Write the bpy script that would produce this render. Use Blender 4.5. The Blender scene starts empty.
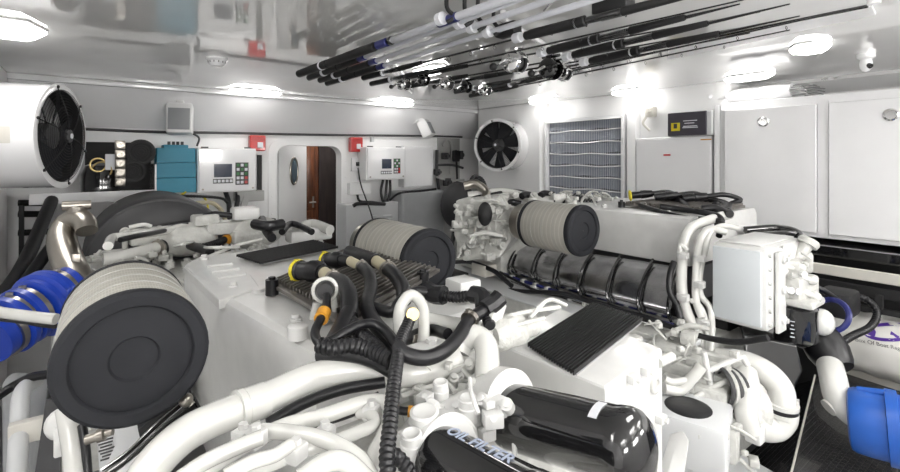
import bpy, bmesh, math, random
from mathutils import Vector, Matrix
from mathutils.bvhtree import BVHTree
random.seed(7)
scene = bpy.context.scene
COL = scene.collection
PI = math.pi
V = Vector
# ---------------------------------------------------------------- camera (level, lens shifted down)
F = 470.0
CZ = 1.65
RX = Vector((.801, -.598, 0)); FW = Vector((.598, .801, 0))
cam = bpy.data.cameras.new('camera'); camo = bpy.data.objects.new('camera', cam); COL.objects.link(camo)
cam.sensor_width = 36; cam.lens = 36*F/900; cam.shift_y = -78/900; cam.clip_start = .02
camo.location = (0, 0, CZ); camo.rotation_euler = (PI/2, 0, -math.atan2(.598, .801))
scene.camera = camo

def P(u, v, d=None, X=None, Y=None, z=None):
    "the point of a plane (or at a distance) seen in the direction u, v"
    s = (u-450)/F; t = (158-v)/F
    r = FW + RX*s + V((0, 0, t))
    if X is not None: d = X/r.x
    elif Y is not None: d = Y/r.y
    elif z is not None: d = (z-CZ)/r.z
    return V((0, 0, CZ)) + r*d
def PP(*a): return [P(u, v, d) for u, v, d in a]

# ---------------------------------------------------------------- materials
MAT = {}
def mat(name, col, rough=.5, metal=0, coat=0, bump=0, bscale=30, var=.03, vscale=6, emit=None, estr=0, spec=.5, stretch=(1,1,1)):
    m = bpy.data.materials.new(name); m.use_nodes = True; nt = m.node_tree; N = nt.nodes; L = nt.links
    b = N['Principled BSDF']; tc = N.new('ShaderNodeTexCoord')
    mp = N.new('ShaderNodeMapping'); mp.inputs['Scale'].default_value = stretch; L.new(tc.outputs['Object'], mp.inputs[0])
    b.inputs['Roughness'].default_value = rough; b.inputs['Metallic'].default_value = metal
    b.inputs['Coat Weight'].default_value = coat; b.inputs['Specular IOR Level'].default_value = spec
    if var:
        n = N.new('ShaderNodeTexNoise'); n.inputs['Scale'].default_value = vscale; n.inputs['Detail'].default_value = 6
        L.new(mp.outputs[0], n.inputs[0])
        r = N.new('ShaderNodeValToRGB'); r.color_ramp.elements[0].position = .3; r.color_ramp.elements[1].position = .7
        r.color_ramp.elements[0].color = tuple(max(0, c*(1-var*2)) for c in col)+(1,); r.color_ramp.elements[1].color = tuple(min(1, c*(1+var)) for c in col)+(1,)
        L.new(n.outputs['Fac'], r.inputs[0]); L.new(r.outputs[0], b.inputs['Base Color'])
    else: b.inputs['Base Color'].default_value = (*col, 1)
    if bump:
        n2 = N.new('ShaderNodeTexNoise'); n2.inputs['Scale'].default_value = bscale; n2.inputs['Detail'].default_value = 3
        L.new(mp.outputs[0], n2.inputs[0]); bp = N.new('ShaderNodeBump'); bp.inputs['Strength'].default_value = bump; bp.inputs['Distance'].default_value = .01
        L.new(n2.outputs['Fac'], bp.inputs['Height']); L.new(bp.outputs[0], b.inputs['Normal'])
    if emit:
        b.inputs['Emission Color'].default_value = (*emit, 1); b.inputs['Emission Strength'].default_value = estr
    MAT[name] = m; return m
mat('ceiling_gloss', (.88,.88,.865), .05, coat=.8, var=.01, spec=.8); MAT['ceiling_gloss'].node_tree.nodes['Principled BSDF'].inputs['Coat IOR'].default_value = 1.6
mat('wall_white', (.86,.86,.86), .35, var=.02, vscale=2)
mat('soffit_white', (.88,.88,.89), .3, var=.02, vscale=2)
mat('wall_grey', (.42,.42,.41), .5, var=.05, vscale=3)
mat('hull_grey', (.36,.36,.36), .45, var=.06, vscale=2, bump=.1)
mat('floor_grey', (.40,.40,.40), .5, var=.1)
mat('engine_white', (.68,.68,.67), .3, var=.03, vscale=14, coat=.2)
mat('pipe_white', (.63,.63,.605), .25, var=.03, vscale=10, coat=.4, bump=.15, bscale=14)
mat('cast_white', (.57,.57,.545), .4, var=.08, vscale=22, bump=.5, bscale=60)
mat('panel_grey', (.62,.63,.64), .35, var=.02)
mat('cooler_grey', (.60,.635,.66), .35, var=.01)
mat('gloss_white', (.84,.84,.85), .10, coat=.6, var=.01)
mat('lamp', (1,1,1), .4, var=0, emit=(1,.98,.95), estr=2.6)
mat('lamp_fill', (1,1,1), .4, var=0, emit=(1,.98,.95), estr=2.2)  # glow of the added, unseen ceiling and lobby lamps
mat('black_rubber', (.008,.008,.010), .38, var=.15, vscale=20, bump=.1)
mat('black_matt', (.010,.010,.011), .6, var=.15)
mat('black_gloss', (.008,.008,.009), .08, var=0, coat=1)
mat('foil_dark', (.58,.58,.60), .2, metal=1, var=.2, vscale=7, bump=.35, bscale=9)
mat('charcoal', (.018,.019,.023), .75, spec=.3, var=.08, vscale=9)
mat('dark_grey', (.06,.06,.063), .55, var=.08)
mat('drum_grey', (.045,.045,.048), .5, var=.12, vscale=4)
mat('steel', (.36,.335,.30), .3, metal=1, var=.08, bump=.15, bscale=12)
mat('chrome', (.8,.8,.8), .12, metal=1, var=0)
mat('alu', (.22,.205,.19), .42, metal=.65, var=.12, vscale=14)
mat('blue_hose', (.006,.045,.42), .35, var=.05, coat=.3)
mat('blue_bright', (.01,.09,.42), .4, var=.03)
mat('navy', (.015,.02,.14), .35, var=0)
mat('teal', (.02,.24,.36), .45, var=.04)
mat('red', (.55,.02,.02), .3, var=.03, coat=.4)
mat('yellow', (.75,.62,.03), .5, var=.05)
mat('orange', (.65,.30,.03), .45, var=.05)
mat('tan', (.52,.47,.33), .5, var=.05)
mat('wood', (.17,.050,.014), .3, var=.35, vscale=5, coat=.3, stretch=(8,8,.6))
mat('dark_wood', (.035,.024,.022), .3, var=.2, vscale=6, coat=.2, stretch=(6,6,.8))
mat('screen', (.02,.03,.06), .1, var=0)
mat('green', (.06,.22,.08), .5, var=0)
mat('text_black', (.05,.05,.05), .6, var=0)
mat('text_blue', (.38,.43,.55), .4, var=0); mat('text_white', (.75,.76,.8), .5, var=0)
mat('purple', (.07,.02,.26), .4, var=0)
mat('bag_white', (.70,.69,.66), .35, var=.06, bump=.3, bscale=8)
mat('paper', (.85,.85,.86), .4, var=.03, bump=.9, bscale=14, stretch=(1,.3,1))
mat('glass_blue', (.10,.14,.17), .1, var=.1)
mat('brass', (.55,.42,.18), .35, metal=.8, var=.1)
def mat_mesh():     # pleated filter paper behind wire gauze
    m = mat('gauze', (.47,.45,.40), .6, var=.08, vscale=40); nt = m.node_tree; N = nt.nodes; L = nt.links; b = N['Principled BSDF']
    tc = N.new('ShaderNodeTexCoord'); sep = N.new('ShaderNodeSeparateXYZ'); L.new(tc.outputs['UV'], sep.inputs[0])
    w = []
    for ax, sc in ((0, 150), (1, 48)):
        mu = N.new('ShaderNodeMath'); mu.operation = 'MULTIPLY'; mu.inputs[1].default_value = sc; L.new(sep.outputs[ax], mu.inputs[0])
        fr = N.new('ShaderNodeMath'); fr.operation = 'FRACT'; L.new(mu.outputs[0], fr.inputs[0])
        gt = N.new('ShaderNodeMath'); gt.operation = 'GREATER_THAN'; gt.inputs[1].default_value = .25; L.new(fr.outputs[0], gt.inputs[0]); w.append(gt)
    a = N.new('ShaderNodeMath'); a.operation = 'MULTIPLY'; L.new(w[0].outputs[0], a.inputs[0]); L.new(w[1].outputs[0], a.inputs[1])
    mx = N.new('ShaderNodeMix'); mx.data_type = 'RGBA'; mx.inputs[6].default_value = (.50,.485,.44,1); mx.inputs[7].default_value = (.40,.385,.34,1)
    L.new(a.outputs[0], mx.inputs[0]); L.new(mx.outputs[2], b.inputs['Base Color'])
mat_mesh()
def mat_checker():
    m = mat('tread_plate', (.03,.03,.032), .25, var=0, coat=.5); nt = m.node_tree; N = nt.nodes; L = nt.links; b = N['Principled BSDF']
    tc = N.new('ShaderNodeTexCoord'); ch = N.new('ShaderNodeTexBrick'); ch.inputs['Scale'].default_value = 22; ch.inputs['Mortar Size'].default_value = .05; ch.inputs['Mortar Smooth'].default_value = .8; ch.inputs['Brick Width'].default_value = .6; ch.inputs['Row Height'].default_value = .4; L.new(tc.outputs['Object'], ch.inputs[0])
    bp = N.new('ShaderNodeBump'); bp.inputs['Strength'].default_value = .9; bp.inputs['Distance'].default_value = .006
    L.new(ch.outputs['Fac'], bp.inputs['Height']); L.new(bp.outputs[0], b.inputs['Normal'])
    b.inputs['Base Color'].default_value = (.02,.02,.022,1)
mat_checker()

# ---------------------------------------------------------------- mesh building
ORIG = {}
def frame_for(ax):
    ax = ax.normalized(); t = V((0,0,1)) if abs(ax.z) < .9 else V((1,0,0))
    a = ax.cross(t).normalized(); b = a.cross(ax).normalized()      # a, b perpendicular to ax
    return a, b
def catmull(pts, n=6):
    pts = [V(p) for p in pts]
    if len(pts) < 3: return pts
    out = []
    q = [pts[0]*2-pts[1]] + pts + [pts[-1]*2-pts[-2]]
    for i in range(1, len(q)-2):
        p0, p1, p2, p3 = q[i-1:i+3]
        for k in range(n):
            t = k/n
            out.append(.5*((2*p1)+(p2-p0)*t+(2*p0-5*p1+4*p2-p3)*t*t+(3*p1-p0-3*p2+p3)*t**3))
    out.append(pts[-1]); return out
class MB:
    def __init__(s): s.bm = bmesh.new(); s.uv = s.bm.loops.layers.uv.new('UV')
    def box(s, c, size, R=None, bev=0):
        c = V(c); sx, sy, sz = [q/2 for q in size]
        vs = []
        for x, y, z in ((-1,-1,-1),(1,-1,-1),(1,1,-1),(-1,1,-1),(-1,-1,1),(1,-1,1),(1,1,1),(-1,1,1)):
            p = V((x*sx, y*sy, z*sz))
            if R is not None: p = R @ p
            vs.append(s.bm.verts.new(c+p))
        fs = [s.bm.faces.new([vs[i] for i in f]) for f in ((0,3,2,1),(4,5,6,7),(0,1,5,4),(1,2,6,5),(2,3,7,6),(3,0,4,7))]
        if bev:
            es = list({e for f in fs for e in f.edges})
            bmesh.ops.bevel(s.bm, geom=es, offset=bev, segments=2, affect='EDGES', profile=.5)
        return s
    def bb(s, x0, x1, y0, y1, z0, z1, bev=0): return s.box(((x0+x1)/2,(y0+y1)/2,(z0+z1)/2), (abs(x1-x0),abs(y1-y0),abs(z1-z0)), bev=bev)
    def rings(s, rings, cap=True, closed=False):
        rv = [[s.bm.verts.new(p) for p in r] for r in rings]; n = len(rv[0]); m = len(rv)
        for i in range(m if closed else m-1):
            A, B = rv[i], rv[(i+1) % m]
            for k in range(n):
                k2 = (k+1) % n
                f = s.bm.faces.new((A[k], A[k2], B[k2], B[k]))
                for lp, uvv in zip(f.loops, ((k/n, i/m), ((k+1)/n, i/m), ((k+1)/n, (i+1)/m), (k/n, (i+1)/m))): lp[s.uv].uv = uvv
        if cap and not closed:
            s.bm.faces.new(list(reversed(rv[0]))); s.bm.faces.new(rv[-1])
        return s
    def lathe(s, p, ax, prof, n=32, cap=True):
        "prof: list of (distance along ax, radius)"
        p = V(p); ax = V(ax).normalized(); a, b = frame_for(ax)
        return s.rings([[p+ax*h+(a*math.cos(2*PI*k/n)+b*math.sin(2*PI*k/n))*max(r, 1e-4) for k in range(n)] for h, r in prof], cap)
    def cyl(s, p0, p1, r, r1=None, n=20):
        p0 = V(p0); p1 = V(p1); return s.lathe(p0, p1-p0, [(0, r), ((p1-p0).length, r if r1 is None else r1)], n)
    def tube(s, pts, r, n=10, smooth=6, ribs=0):
        pts = catmull(pts, smooth) if smooth else [V(p) for p in pts]
        if ribs:    # corrugated hose: resample evenly
            L = [0]
            for i in range(1, len(pts)): L.append(L[-1]+(pts[i]-pts[i-1]).length)
            m = max(6, int(L[-1]/ribs)*2); q = []
            for k in range(m+1):
                t = L[-1]*k/m; i = 1
                while i < len(L)-1 and L[i] < t: i += 1
                f = (t-L[i-1])/max(1e-9, L[i]-L[i-1]); q.append(pts[i-1].lerp(pts[i], f))
            pts = q
        rs = r if isinstance(r, (list, tuple)) else None
        ring = []; ref = None
        for i, p in enumerate(pts):
            t = (pts[min(i+1, len(pts)-1)]-pts[max(i-1, 0)]).normalized()
            if ref is None: a, b = frame_for(t)
            else:
                a = (ref - t*ref.dot(t)); a = a.normalized() if a.length > 1e-6 else frame_for(t)[0]; b = a.cross(t)
            ref = a
            rr = r if rs is None else rs[0]+(rs[1]-rs[0])*i/(len(pts)-1)
            if ribs: rr *= 1.0 if i % 2 else .84
            ring.append([p+(a*math.cos(2*PI*k/n)+b*math.sin(2*PI*k/n))*rr for k in range(n)])
        return s.rings(ring)
    def torus(s, c, ax, R, r, n=32, m=8, a0=0, a1=2*PI):
        c = V(c); a, b = frame_for(V(ax)); ax = V(ax).normalized(); full = abs(a1-a0-2*PI) < 1e-6
        rg = []
        N = n if full else n+1
        for i in range(N):
            t = a0+(a1-a0)*i/n; d = a*math.cos(t)+b*math.sin(t)
            rg.append([c+d*(R+r*math.cos(2*PI*k/m))+ax*r*math.sin(2*PI*k/m) for k in range(m)])
        return s.rings(rg, cap=not full, closed=full)
    def sphere(s, c, r, sc=(1,1,1), n=16, m=10, R=None, e=1):
        c = V(c); rg = []
        def sg(x): return math.copysign(abs(x)**e, x)
        for i in range(m+1):
            ph = -PI/2+PI*i/m; ring = []
            for k in range(n):
                th = 2*PI*k/n
                p = V((sg(math.cos(ph))*sg(math.cos(th))*r*sc[0], sg(math.cos(ph))*sg(math.sin(th))*r*sc[1], sg(math.sin(ph))*r*sc[2]))
                if i in (0, m): p = V((math.cos(th)*1e-4, math.sin(th)*1e-4, p.z))
                if R is not None: p = R @ p
                ring.append(c+p)
            rg.append(ring)
        return s.rings(rg)
    def poly(s, pts, ext):
        pts = [V(p) for p in pts]; ext = V(ext)
        a = [s.bm.verts.new(p) for p in pts]; b = [s.bm.verts.new(p+ext) for p in pts]; n = len(pts)
        s.bm.faces.new(a); s.bm.faces.new(list(reversed(b)))
        for i in range(n): s.bm.faces.new((a[i], b[i], b[(i+1)%n], a[(i+1)%n]))
        return s
    def bolt(s, p, ax, r=.006, h=.005): return s.cyl(V(p), V(p)+V(ax).normalized()*h, r, n=6)
    def build(s, name, material, parent=None, bevel=0, sharp=35, label=None, keep=False):
        bmesh.ops.recalc_face_normals(s.bm, faces=s.bm.faces)
        me = bpy.data.meshes.new(name)
        if parent is not None: loc = ORIG[parent.name]
        elif keep: loc = V((0,0,0))
        else:
            xs = [v.co for v in s.bm.verts]
            loc = V(((min(p.x for p in xs)+max(p.x for p in xs))/2, (min(p.y for p in xs)+max(p.y for p in xs))/2, min(p.z for p in xs)))
        bmesh.ops.translate(s.bm, verts=s.bm.verts, vec=-loc)
        s.bm.to_mesh(me); s.bm.free()
        me.shade_smooth(); me.set_sharp_from_angle(angle=math.radians(sharp))
        o = bpy.data.objects.new(name, me); COL.objects.link(o); me.materials.append(MAT[material])
        if parent is not None: o.parent = parent
        else: o.location = loc
        ORIG[o.name] = loc
        if bevel:
            m = o.modifiers.new('bevel', 'BEVEL'); m.width = bevel; m.segments = 2; m.limit_method = 'ANGLE'; m.angle_limit = math.radians(40); m.harden_normals = True
        if label: o['label'] = label
        return o
def tag(o, label, cat, group=None):
    o['label'] = label; o['category'] = cat
    if group: o['group'] = group
    return o
def thing(name, loc, label, cat, group=None):
    o = bpy.data.objects.new(name, None); COL.objects.link(o); o.location = loc; o.empty_display_size = .05
    ORIG[o.name] = V(loc); return tag(o, label, cat, group)
def struct(name, mb, m, bevel=0, keep=True):
    o = mb.build(name, m, bevel=bevel, keep=keep); o['kind'] = 'structure'; return o
def copy_tree(o, parent=None):
    c = o.copy(); COL.objects.link(c)
    if parent is not None: c.parent = parent
    ORIG[c.name] = ORIG[o.name]
    for ch in list(o.children): copy_tree(ch, c)
    return c
def text(s, p, xd, yd, size, material, parent, name='lettering', thick=.0006, bend=None):
    "lettering laid in the plane of xd, yd; bend = radius of the drum it is wrapped around"
    cu = bpy.data.curves.new('t', 'FONT'); cu.body = s; cu.size = size; cu.extrude = thick; cu.offset = size*.012
    o = bpy.data.objects.new('t', cu); COL.objects.link(o); bpy.context.view_layer.update()
    me = bpy.data.meshes.new_from_object(o); COL.objects.unlink(o); bpy.data.objects.remove(o)
    p = V(p); xd = V(xd).normalized(); yd = V(yd).normalized(); nd = xd.cross(yd); base = ORIG[parent.name]
    for v in me.vertices:
        x, y, z = v.co
        if bend:
            a = y/bend; q = p + xd*x + yd*(math.sin(a)*bend) + nd*((math.cos(a)-1)*bend + z)
        else: q = p+xd*x+yd*y+nd*z
        v.co = q-base
    me.materials.clear(); me.materials.append(MAT[material]); me.name = name
    ob = bpy.data.objects.new(name, me); COL.objects.link(ob); ob.parent = parent; ORIG[ob.name] = base
    return ob
X_, Y_, Z_ = V((1,0,0)), V((0,1,0)), V((0,0,1))
mat('slat_blue', (.27,.30,.36), .3, var=.06); mat('slat_wire', (.50,.52,.56), .4, var=0); mat('charger_face', (.05,.045,.06), .4, var=.05)
mat('tan_white', (.62,.60,.55), .4, var=.05); mat('panel_mid', (.40,.41,.42), .4, var=.04); mat('speaker_grey', (.33,.34,.35), .6, var=.03)
mat('mid_grey', (.34,.34,.34), .6, var=.05)
mat('alu_white', (.62,.63,.68), .3, var=.03, coat=.5)
mat('lamp_fill_wall', (1,1,1), .4, var=0, emit=(1,.98,.95), estr=6)  # glow of the added fill lamps on the aft bulkhead
# ================================================================ THE ROOM
XL, XR, YA, YF, ZC = -1.1, 4.1, -1.6, 4.4, 2.2
struct('floor', MB().bb(XL, XR, YA, YF, -.05, 0), 'floor_grey')
struct('ceiling', MB().bb(XL, XR, YA, YF, ZC, ZC+.05), 'ceiling_gloss')
struct('wall_port', MB().bb(XL-.05, XL, YA, YF, 0, ZC), 'wall_white')
struct('wall_aft', MB().bb(XL, XR, YA-.05, YA, 0, ZC), 'wall_white')
# starboard wall: white down to the shelf, dark grey hull below
struct('wall_starboard', MB().bb(XR, XR+.05, YA, YF, 1.15, ZC), 'wall_white')
struct('trim_1', MB().bb(XR, XR+.05, YA, 1.5, 0, 1.15), 'black_matt')
struct('trim_2', MB().bb(XR, XR+.05, 1.5, YF, 0, 1.15), 'wall_white')
# forward bulkhead with a rounded doorway
DX0, DX1, DZ0, DZ1 = 1.30, 1.93, .30, 1.765
def rrect(x0, x1, z0, z1, r, n=6, y=0):
    pts = []
    for cx, cz, a in ((x1-r, z0+r, -PI/2), (x1-r, z1-r, 0), (x0+r, z1-r, PI/2), (x0+r, z0+r, PI)):
        for k in range(n+1):
            t = a+PI/2*k/n; pts.append(V((cx+r*math.cos(t), y, cz+r*math.sin(t))))
    return pts
def ring_wall(inner, outer, y0, y1):
    mb = MB(); bm = mb.bm; n = len(inner)
    R = [[bm.verts.new(V((p.x, y, p.z))) for p in q] for q in (inner, outer) for y in (y0, y1)]
    i0, i1, o0, o1 = R
    for k in range(n):
        j = (k+1) % n
        for a, b in ((i0, o0), (o0, o1), (o1, i1), (i1, i0)):
            bm.faces.new((a[k], a[j], b[j], b[k]))
    return mb
inner = rrect(DX0, DX1, DZ0, DZ1, .10)
def project_out(inner, x0, x1, z0, z1):
    out = []
    n = 7
    corners = [(x1, z0), (x1, z1), (x0, z1), (x0, z0)]
    for i, p in enumerate(inner):
        c = i//n; k = i % n
        cx, cz = corners[c]
        out.append(V((cx, 0, cz)))
    # spread points so that edges stay valid quads
    for c in range(4):
        for k in range(n):
            i = c*n+k; cx, cz = corners[c]; f = (k-3)/3
            e = .25
            if c == 0: out[i] = V((cx+min(0, f)*e, 0, cz+max(0, f)*e))
            if c == 1: out[i] = V((cx-max(0, f)*e, 0, cz+min(0, f)*e))
            if c == 2: out[i] = V((cx-min(0, f)*e, 0, cz-max(0, f)*e))
            if c == 3: out[i] = V((cx+max(0, f)*e, 0, cz-min(0, f)*e))
    return out
struct('wall_forward', ring_wall(inner, project_out(inner, XL, XR, 0, ZC), YF, YF+.05), 'wall_white')
fr = ring_wall(rrect(DX0+.002, DX1-.002, DZ0, DZ1, .098), rrect(DX0-.075, DX1+.085, DZ0-.08, DZ1+.065, .13), YF-.012, YF+.12)
for z in [.5+.16*k for k in range(8)]:
    for x in (DX0-.04, DX1+.045): fr.bolt((x, YF-.012, z), (0,-1,0), .009, .004)
struct('door_1', fr, 'wall_white', bevel=.004)
# lobby beyond the doorway
struct('wall_lobby_left', MB().bb(DX0-.35, DX0-.30, YF+.12, YF+2.2, 0, 2.1), 'wall_white')
struct('wall_lobby_back', MB().bb(DX0-.35, DX0+2.4, YF+2.15, YF+2.2, 0, 2.1), 'dark_wood')
struct('wall_lobby_right', MB().bb(DX0+2.35, DX0+2.4, YF+.06, YF+2.2, 0, 2.1), 'wall_white')
struct('ceiling_lobby', MB().bb(DX0-.35, DX0+2.4, YF+.06, YF+2.2, 2.1, 2.15), 'wall_white')
struct('floor_lobby', MB().bb(DX0-.35, DX0+2.4, YF+.06, YF+2.2, -.05, 0), 'wood')
# white lobby partition with an oval port
a = P(279, 200, Y=YF+.14); b_ = P(306.5, 200, Y=YF+.55)
dirp = (b_-a); dirp.z = 0; nrm = V((-dirp.y, dirp.x, 0)).normalized()
pt = MB(); pt.poly([V((a.x, a.y, .1)), V((b_.x, b_.y, .1)), V((b_.x, b_.y, 2.08)), V((a.x, a.y, 2.08))], nrm*.03)
struct('wall_partition', pt, 'wall_white')
c = a+dirp*.50; c.z = 0
cc = P(291, 171, Y=c.y); Rm = Matrix((dirp.normalized(), nrm, Z_)).transposed()
w = MB(); w.sphere(V((c.x, c.y, cc.z))-nrm*.006, .001, n=24, m=8, R=Rm, sc=(70, 8, 125)); w = w.build('window_1', 'glass_blue', keep=True); w['kind'] = 'structure'
m = MB(); rg = []
for i in range(32):
    t = 2*PI*i/32; q = V((c.x, c.y, cc.z))+dirp.normalized()*math.cos(t)*.075+Z_*math.sin(t)*.132-nrm*.004
    rg.append([q+(dirp.normalized()*math.cos(t)+Z_*math.sin(t))*.012*math.cos(s)-nrm*.012*math.sin(s) for s in [2*PI*k/6 for k in range(6)]])
m.rings(rg, closed=True); m.build('window_frame', 'steel', w)
# varnished door, open, with a dark panel beside it
yb = YF+.60
x0 = P(303, 200, Y=yb).x; x1 = P(318.5, 200, Y=yb).x; x2 = P(342, 200, Y=yb).x
d = struct('door_2', MB().bb(x0, x1, yb, yb+.04, .1, 1.98), 'wood', bevel=.004)
m = MB(); m.bb(x0+.03, x1-.03, yb-.008, yb, .2, 1.0, bev=.004); m.bb(x0+.03, x1-.03, yb-.008, yb, 1.08, 1.85, bev=.004); m.build('door_panel', 'wood', d)
m = MB(); z = P(312, 202, Y=yb).z; m.box(((x0+x1)/2+.02, yb-.012, z), (.02, .012, .12)); m.tube([(x1-.05, yb-.02, z), (x1-.05, yb-.05, z), (x0+.05, yb-.05, z)], .008, smooth=0); m.build('door_handle', 'steel', d)
struct('trim_3', MB().bb(x1+.003, x2+.2, yb-.01, yb+.04, .1, 2.0), 'dark_wood')
struct('trim_4', MB().poly([(XL, YF-.02, ZC), (XL, YF, ZC), (XL, YF, 1.88), (XL, YF-.01, 1.88), (XL, YF-.25, 2.17), (XL, YF-.25, ZC)], (XR-XL, 0, 0)), 'soffit_white')
struct('trim_5', MB().poly([(XR-.12, YA, ZC), (XR, YA, ZC), (XR, YA, 2.11), (XR-.12, YA, 2.18)], (0, YF-.26-YA, 0)), 'wall_white')
struct('trim_6', MB().bb(XL, XR, YF-.29, YF-.251, 2.16, ZC, bev=.005), 'gloss_white')
# side plenums that carry the fans
def plenum(x0, x1, y0, y1, n):
    struct(n, MB().bb(x0, x1, y0, y1, .0, ZC-.001), 'wall_white', bevel=.01)
plenum(3.46, XR-.002, 3.165, YF-.30, 'wall_fan_starboard')
struct('wall_grille', MB().bb(3.58, XR-.002, 1.505, 3.163, 0, ZC-.001), 'wall_white')
plenum(XL+.002, -.47, 2.70, YF-.30, 'wall_fan_port')

# posts either side of the intake grille
struct('trim_9', MB().bb(3.50, 3.579, 2.165, 2.245, 0, ZC-.002, bev=.008), 'gloss_white')
# grey painted section of the forward bulkhead behind the starboard engine
struct('trim_10', MB().bb(P(437,170,Y=YF).x, 3.42, YF-.010, YF-.001, .1, 1.88), 'wall_grey')

# ---------------------------------------------------------------- lamps
def lamp(p, along, label, L=.40, W=.13, name='bulkhead_lamp', m_='lamp'):
    t = thing(name, p, label, 'lamp', 'bulkhead lamps')
    a = V(along).normalized(); b = Z_.cross(a)
    pl = [a*(-L/2)+b*0, a*(-L/2+.05)+b*(-W/2), a*(L/2-.05)+b*(-W/2), a*(L/2), a*(L/2-.05)+b*(W/2), a*(-L/2+.05)+b*(W/2)]
    MB().poly([V(p)+q*1.02+Z_*-.008 for q in pl], (0,0,.0078)).build('lamp_base', 'gloss_white', t)
    m = MB(); bm = m.bm
    top = [bm.verts.new(V(p)+q-Z_*.009) for q in pl]; mid = [bm.verts.new(V(p)+q-Z_*.018) for q in pl]; lo = [bm.verts.new(V(p)+q*.82-Z_*.034) for q in pl]
    for A, B in ((top, mid), (mid, lo)):
        for i in range(6): bm.faces.new((A[i], A[(i+1)%6], B[(i+1)%6], B[i]))
    bm.faces.new(lo); bm.faces.new(list(reversed(top)))
    m.build('diffuser', m_, t, sharp=20)
    return t
ZL = ZC-.001
def lp(u, v): q = P(u, v-2, z=ZL); return q
lamp(V((-.36, 2.66, ZL)), X_, 'large white ceiling lamp in the upper left corner above the fan duct', L=.36, W=.30)
lamp(V((1.02, YF-.40, ZL)), X_, 'white bulkhead lamp above the keypad control cabinet, left of the door')
lamp(V((2.33, YF-.40, ZL)), X_, 'white bulkhead lamp just left of the reels, above the angled speaker')
lamp(V((1.62, 2.37, ZL)), Y_, 'white ceiling lamp seen between the fishing rods', L=.30, W=.12)
lamp(V((3.34, 3.02, ZL)), Y_, 'smallest white ceiling lamp, above the round wall fan', L=.34, W=.11)
lamp(V((3.42, 2.17, ZL)), Y_, 'white ceiling lamp above the right edge of the intake grille', L=.32, W=.11)
lamp(V((3.44, 1.31, ZL)), Y_, 'white ceiling lamp above the crumpled white roll on the locker', L=.30, W=.11)
lamp(V((2.77, .785, ZL)), Y_, 'white ceiling lamp nearest the camera dome on the right', L=.17, W=.17)
for i, (x, y, lb) in enumerate(((-.7, .9, 'above the port side'), (-.2, -.7, 'above the port aft corner'), (1.2, -.7, 'above the aft walkway'), (2.5, -.7, 'aft of the starboard engine'), (1.3, .2, 'between the engines near the aft end'))):  # unseen ceiling lamps, added to brighten the room
    lamp(V((x, y, ZL)), X_, 'added fill lamp on the ceiling behind the viewer, '+lb, L=.7, W=.30, m_='lamp_fill')
lamp(V((2.0, YF+.45, 2.099)), X_, 'added fill lamp on the lobby ceiling beyond the doorway', L=.5, W=.2, m_='lamp_fill')  # unseen lamp, added to light the lobby

def fill_lamp(x, z, label):  # added out of view to throw even light forward
    t = thing('fill_lamp', (x, YA, z), label, 'lamp', 'added fill lamps on the aft bulkhead')
    MB().bb(x-.42, x+.42, YA+.001, YA+.03, z-.17, z+.17).build('lamp_base', 'gloss_white', t, bevel=.006)
    MB().bb(x-.39, x+.39, YA+.031, YA+.07, z-.14, z+.14).build('diffuser', 'lamp_fill_wall', t, bevel=.012)
fill_lamp(-.2, 1.75, 'wide added fill lamp on the aft bulkhead behind the viewer, port side')
fill_lamp(1.5, 1.75, 'wide added fill lamp on the aft bulkhead behind the viewer, amidships')
fill_lamp(3.1, 1.75, 'wide added fill lamp on the aft bulkhead behind the viewer, starboard side')
# ---------------------------------------------------------------- wall fans
def fan(p, sx, label, depth):
    "round duct fan whose mouth faces along sx"
    t = thing('duct_fan', p, label, 'fan'); p = V(p); ax = V((sx*math.cos(.35), -math.sin(.35), 0)); R = .262
    d = MB(); n = 48
    d.lathe(p-ax*depth, ax, [(0, R-.02), (0, R), (depth-.012, R), (depth, R+.004), (depth+.004, R-.006), (depth+.002, R-.028), (depth-.10, R-.028), (depth-.10, .02)], n, cap=False)
    dd = d.build('duct', 'gloss_white', t)
    MB().lathe(p-ax*.11, ax, [(0, .02), (0, R-.031), (.108, R-.030), (.108, R-.034), (.004, R-.034), (.004, .02)], n, cap=False).build('duct_lining', 'black_matt', dd)
    g = MB()
    for k in range(15): g.torus(p+ax*(.004+.025*(1-(k/15)**2)), ax, .035+k*.0142, .0012, n=40, m=5)
    a, b = frame_for(ax)
    for k in range(6):
        th = PI/3*k+.3; q = a*math.cos(th)+b*math.sin(th)
        g.tube([p+ax*.034+q*.03, p+ax*.03+q*.12, p+ax*.004+q*.245], .0028, n=6)
        g.bolt(p+ax*.0+q*.250, ax, .008, .010)
    g.build('guard', 'black_matt', t)
    m = MB(); m.lathe(p+ax*.02, ax, [(0, .034), (.014, .034), (.018, .02), (.018, .001)], 20, cap=False); m.build('guard_centre', 'dark_grey', t)
    h = MB(); h.lathe(p-ax*.09, ax, [(0, .065), (.05, .065), (.062, .04), (.064, .001)], 24, cap=False); h.build('hub', 'dark_grey', t)
    m = MB(); m.lathe(p+ax*.040, ax, [(0, .014), (.003, .013), (.003, .001)], 16, cap=False); m.build('badge', 'text_white', t)
    for k in range(7):
        th = 2*PI*k/7+.2; q = a*math.cos(th)+b*math.sin(th); w_ = ax.cross(q)
        bl = MB(); rg = []
        for i in range(6):
            f = i/5; rr = .06+f*.17; ch = .085+.08*f; tw = .55-.3*f; e = w_*math.cos(tw)+ax*math.sin(tw); c0 = p-ax*.055+q*rr
            nn = q.cross(e)
            rg.append([c0-e*ch/2, c0+nn*.003, c0+e*ch/2, c0-nn*.003])
        bl.rings(rg); bl.build('blade', 'charcoal', t)
    return t
fan(P(497, 145, X=3.20), -1, 'round white duct fan with black blades on the starboard side', .215)
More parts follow.
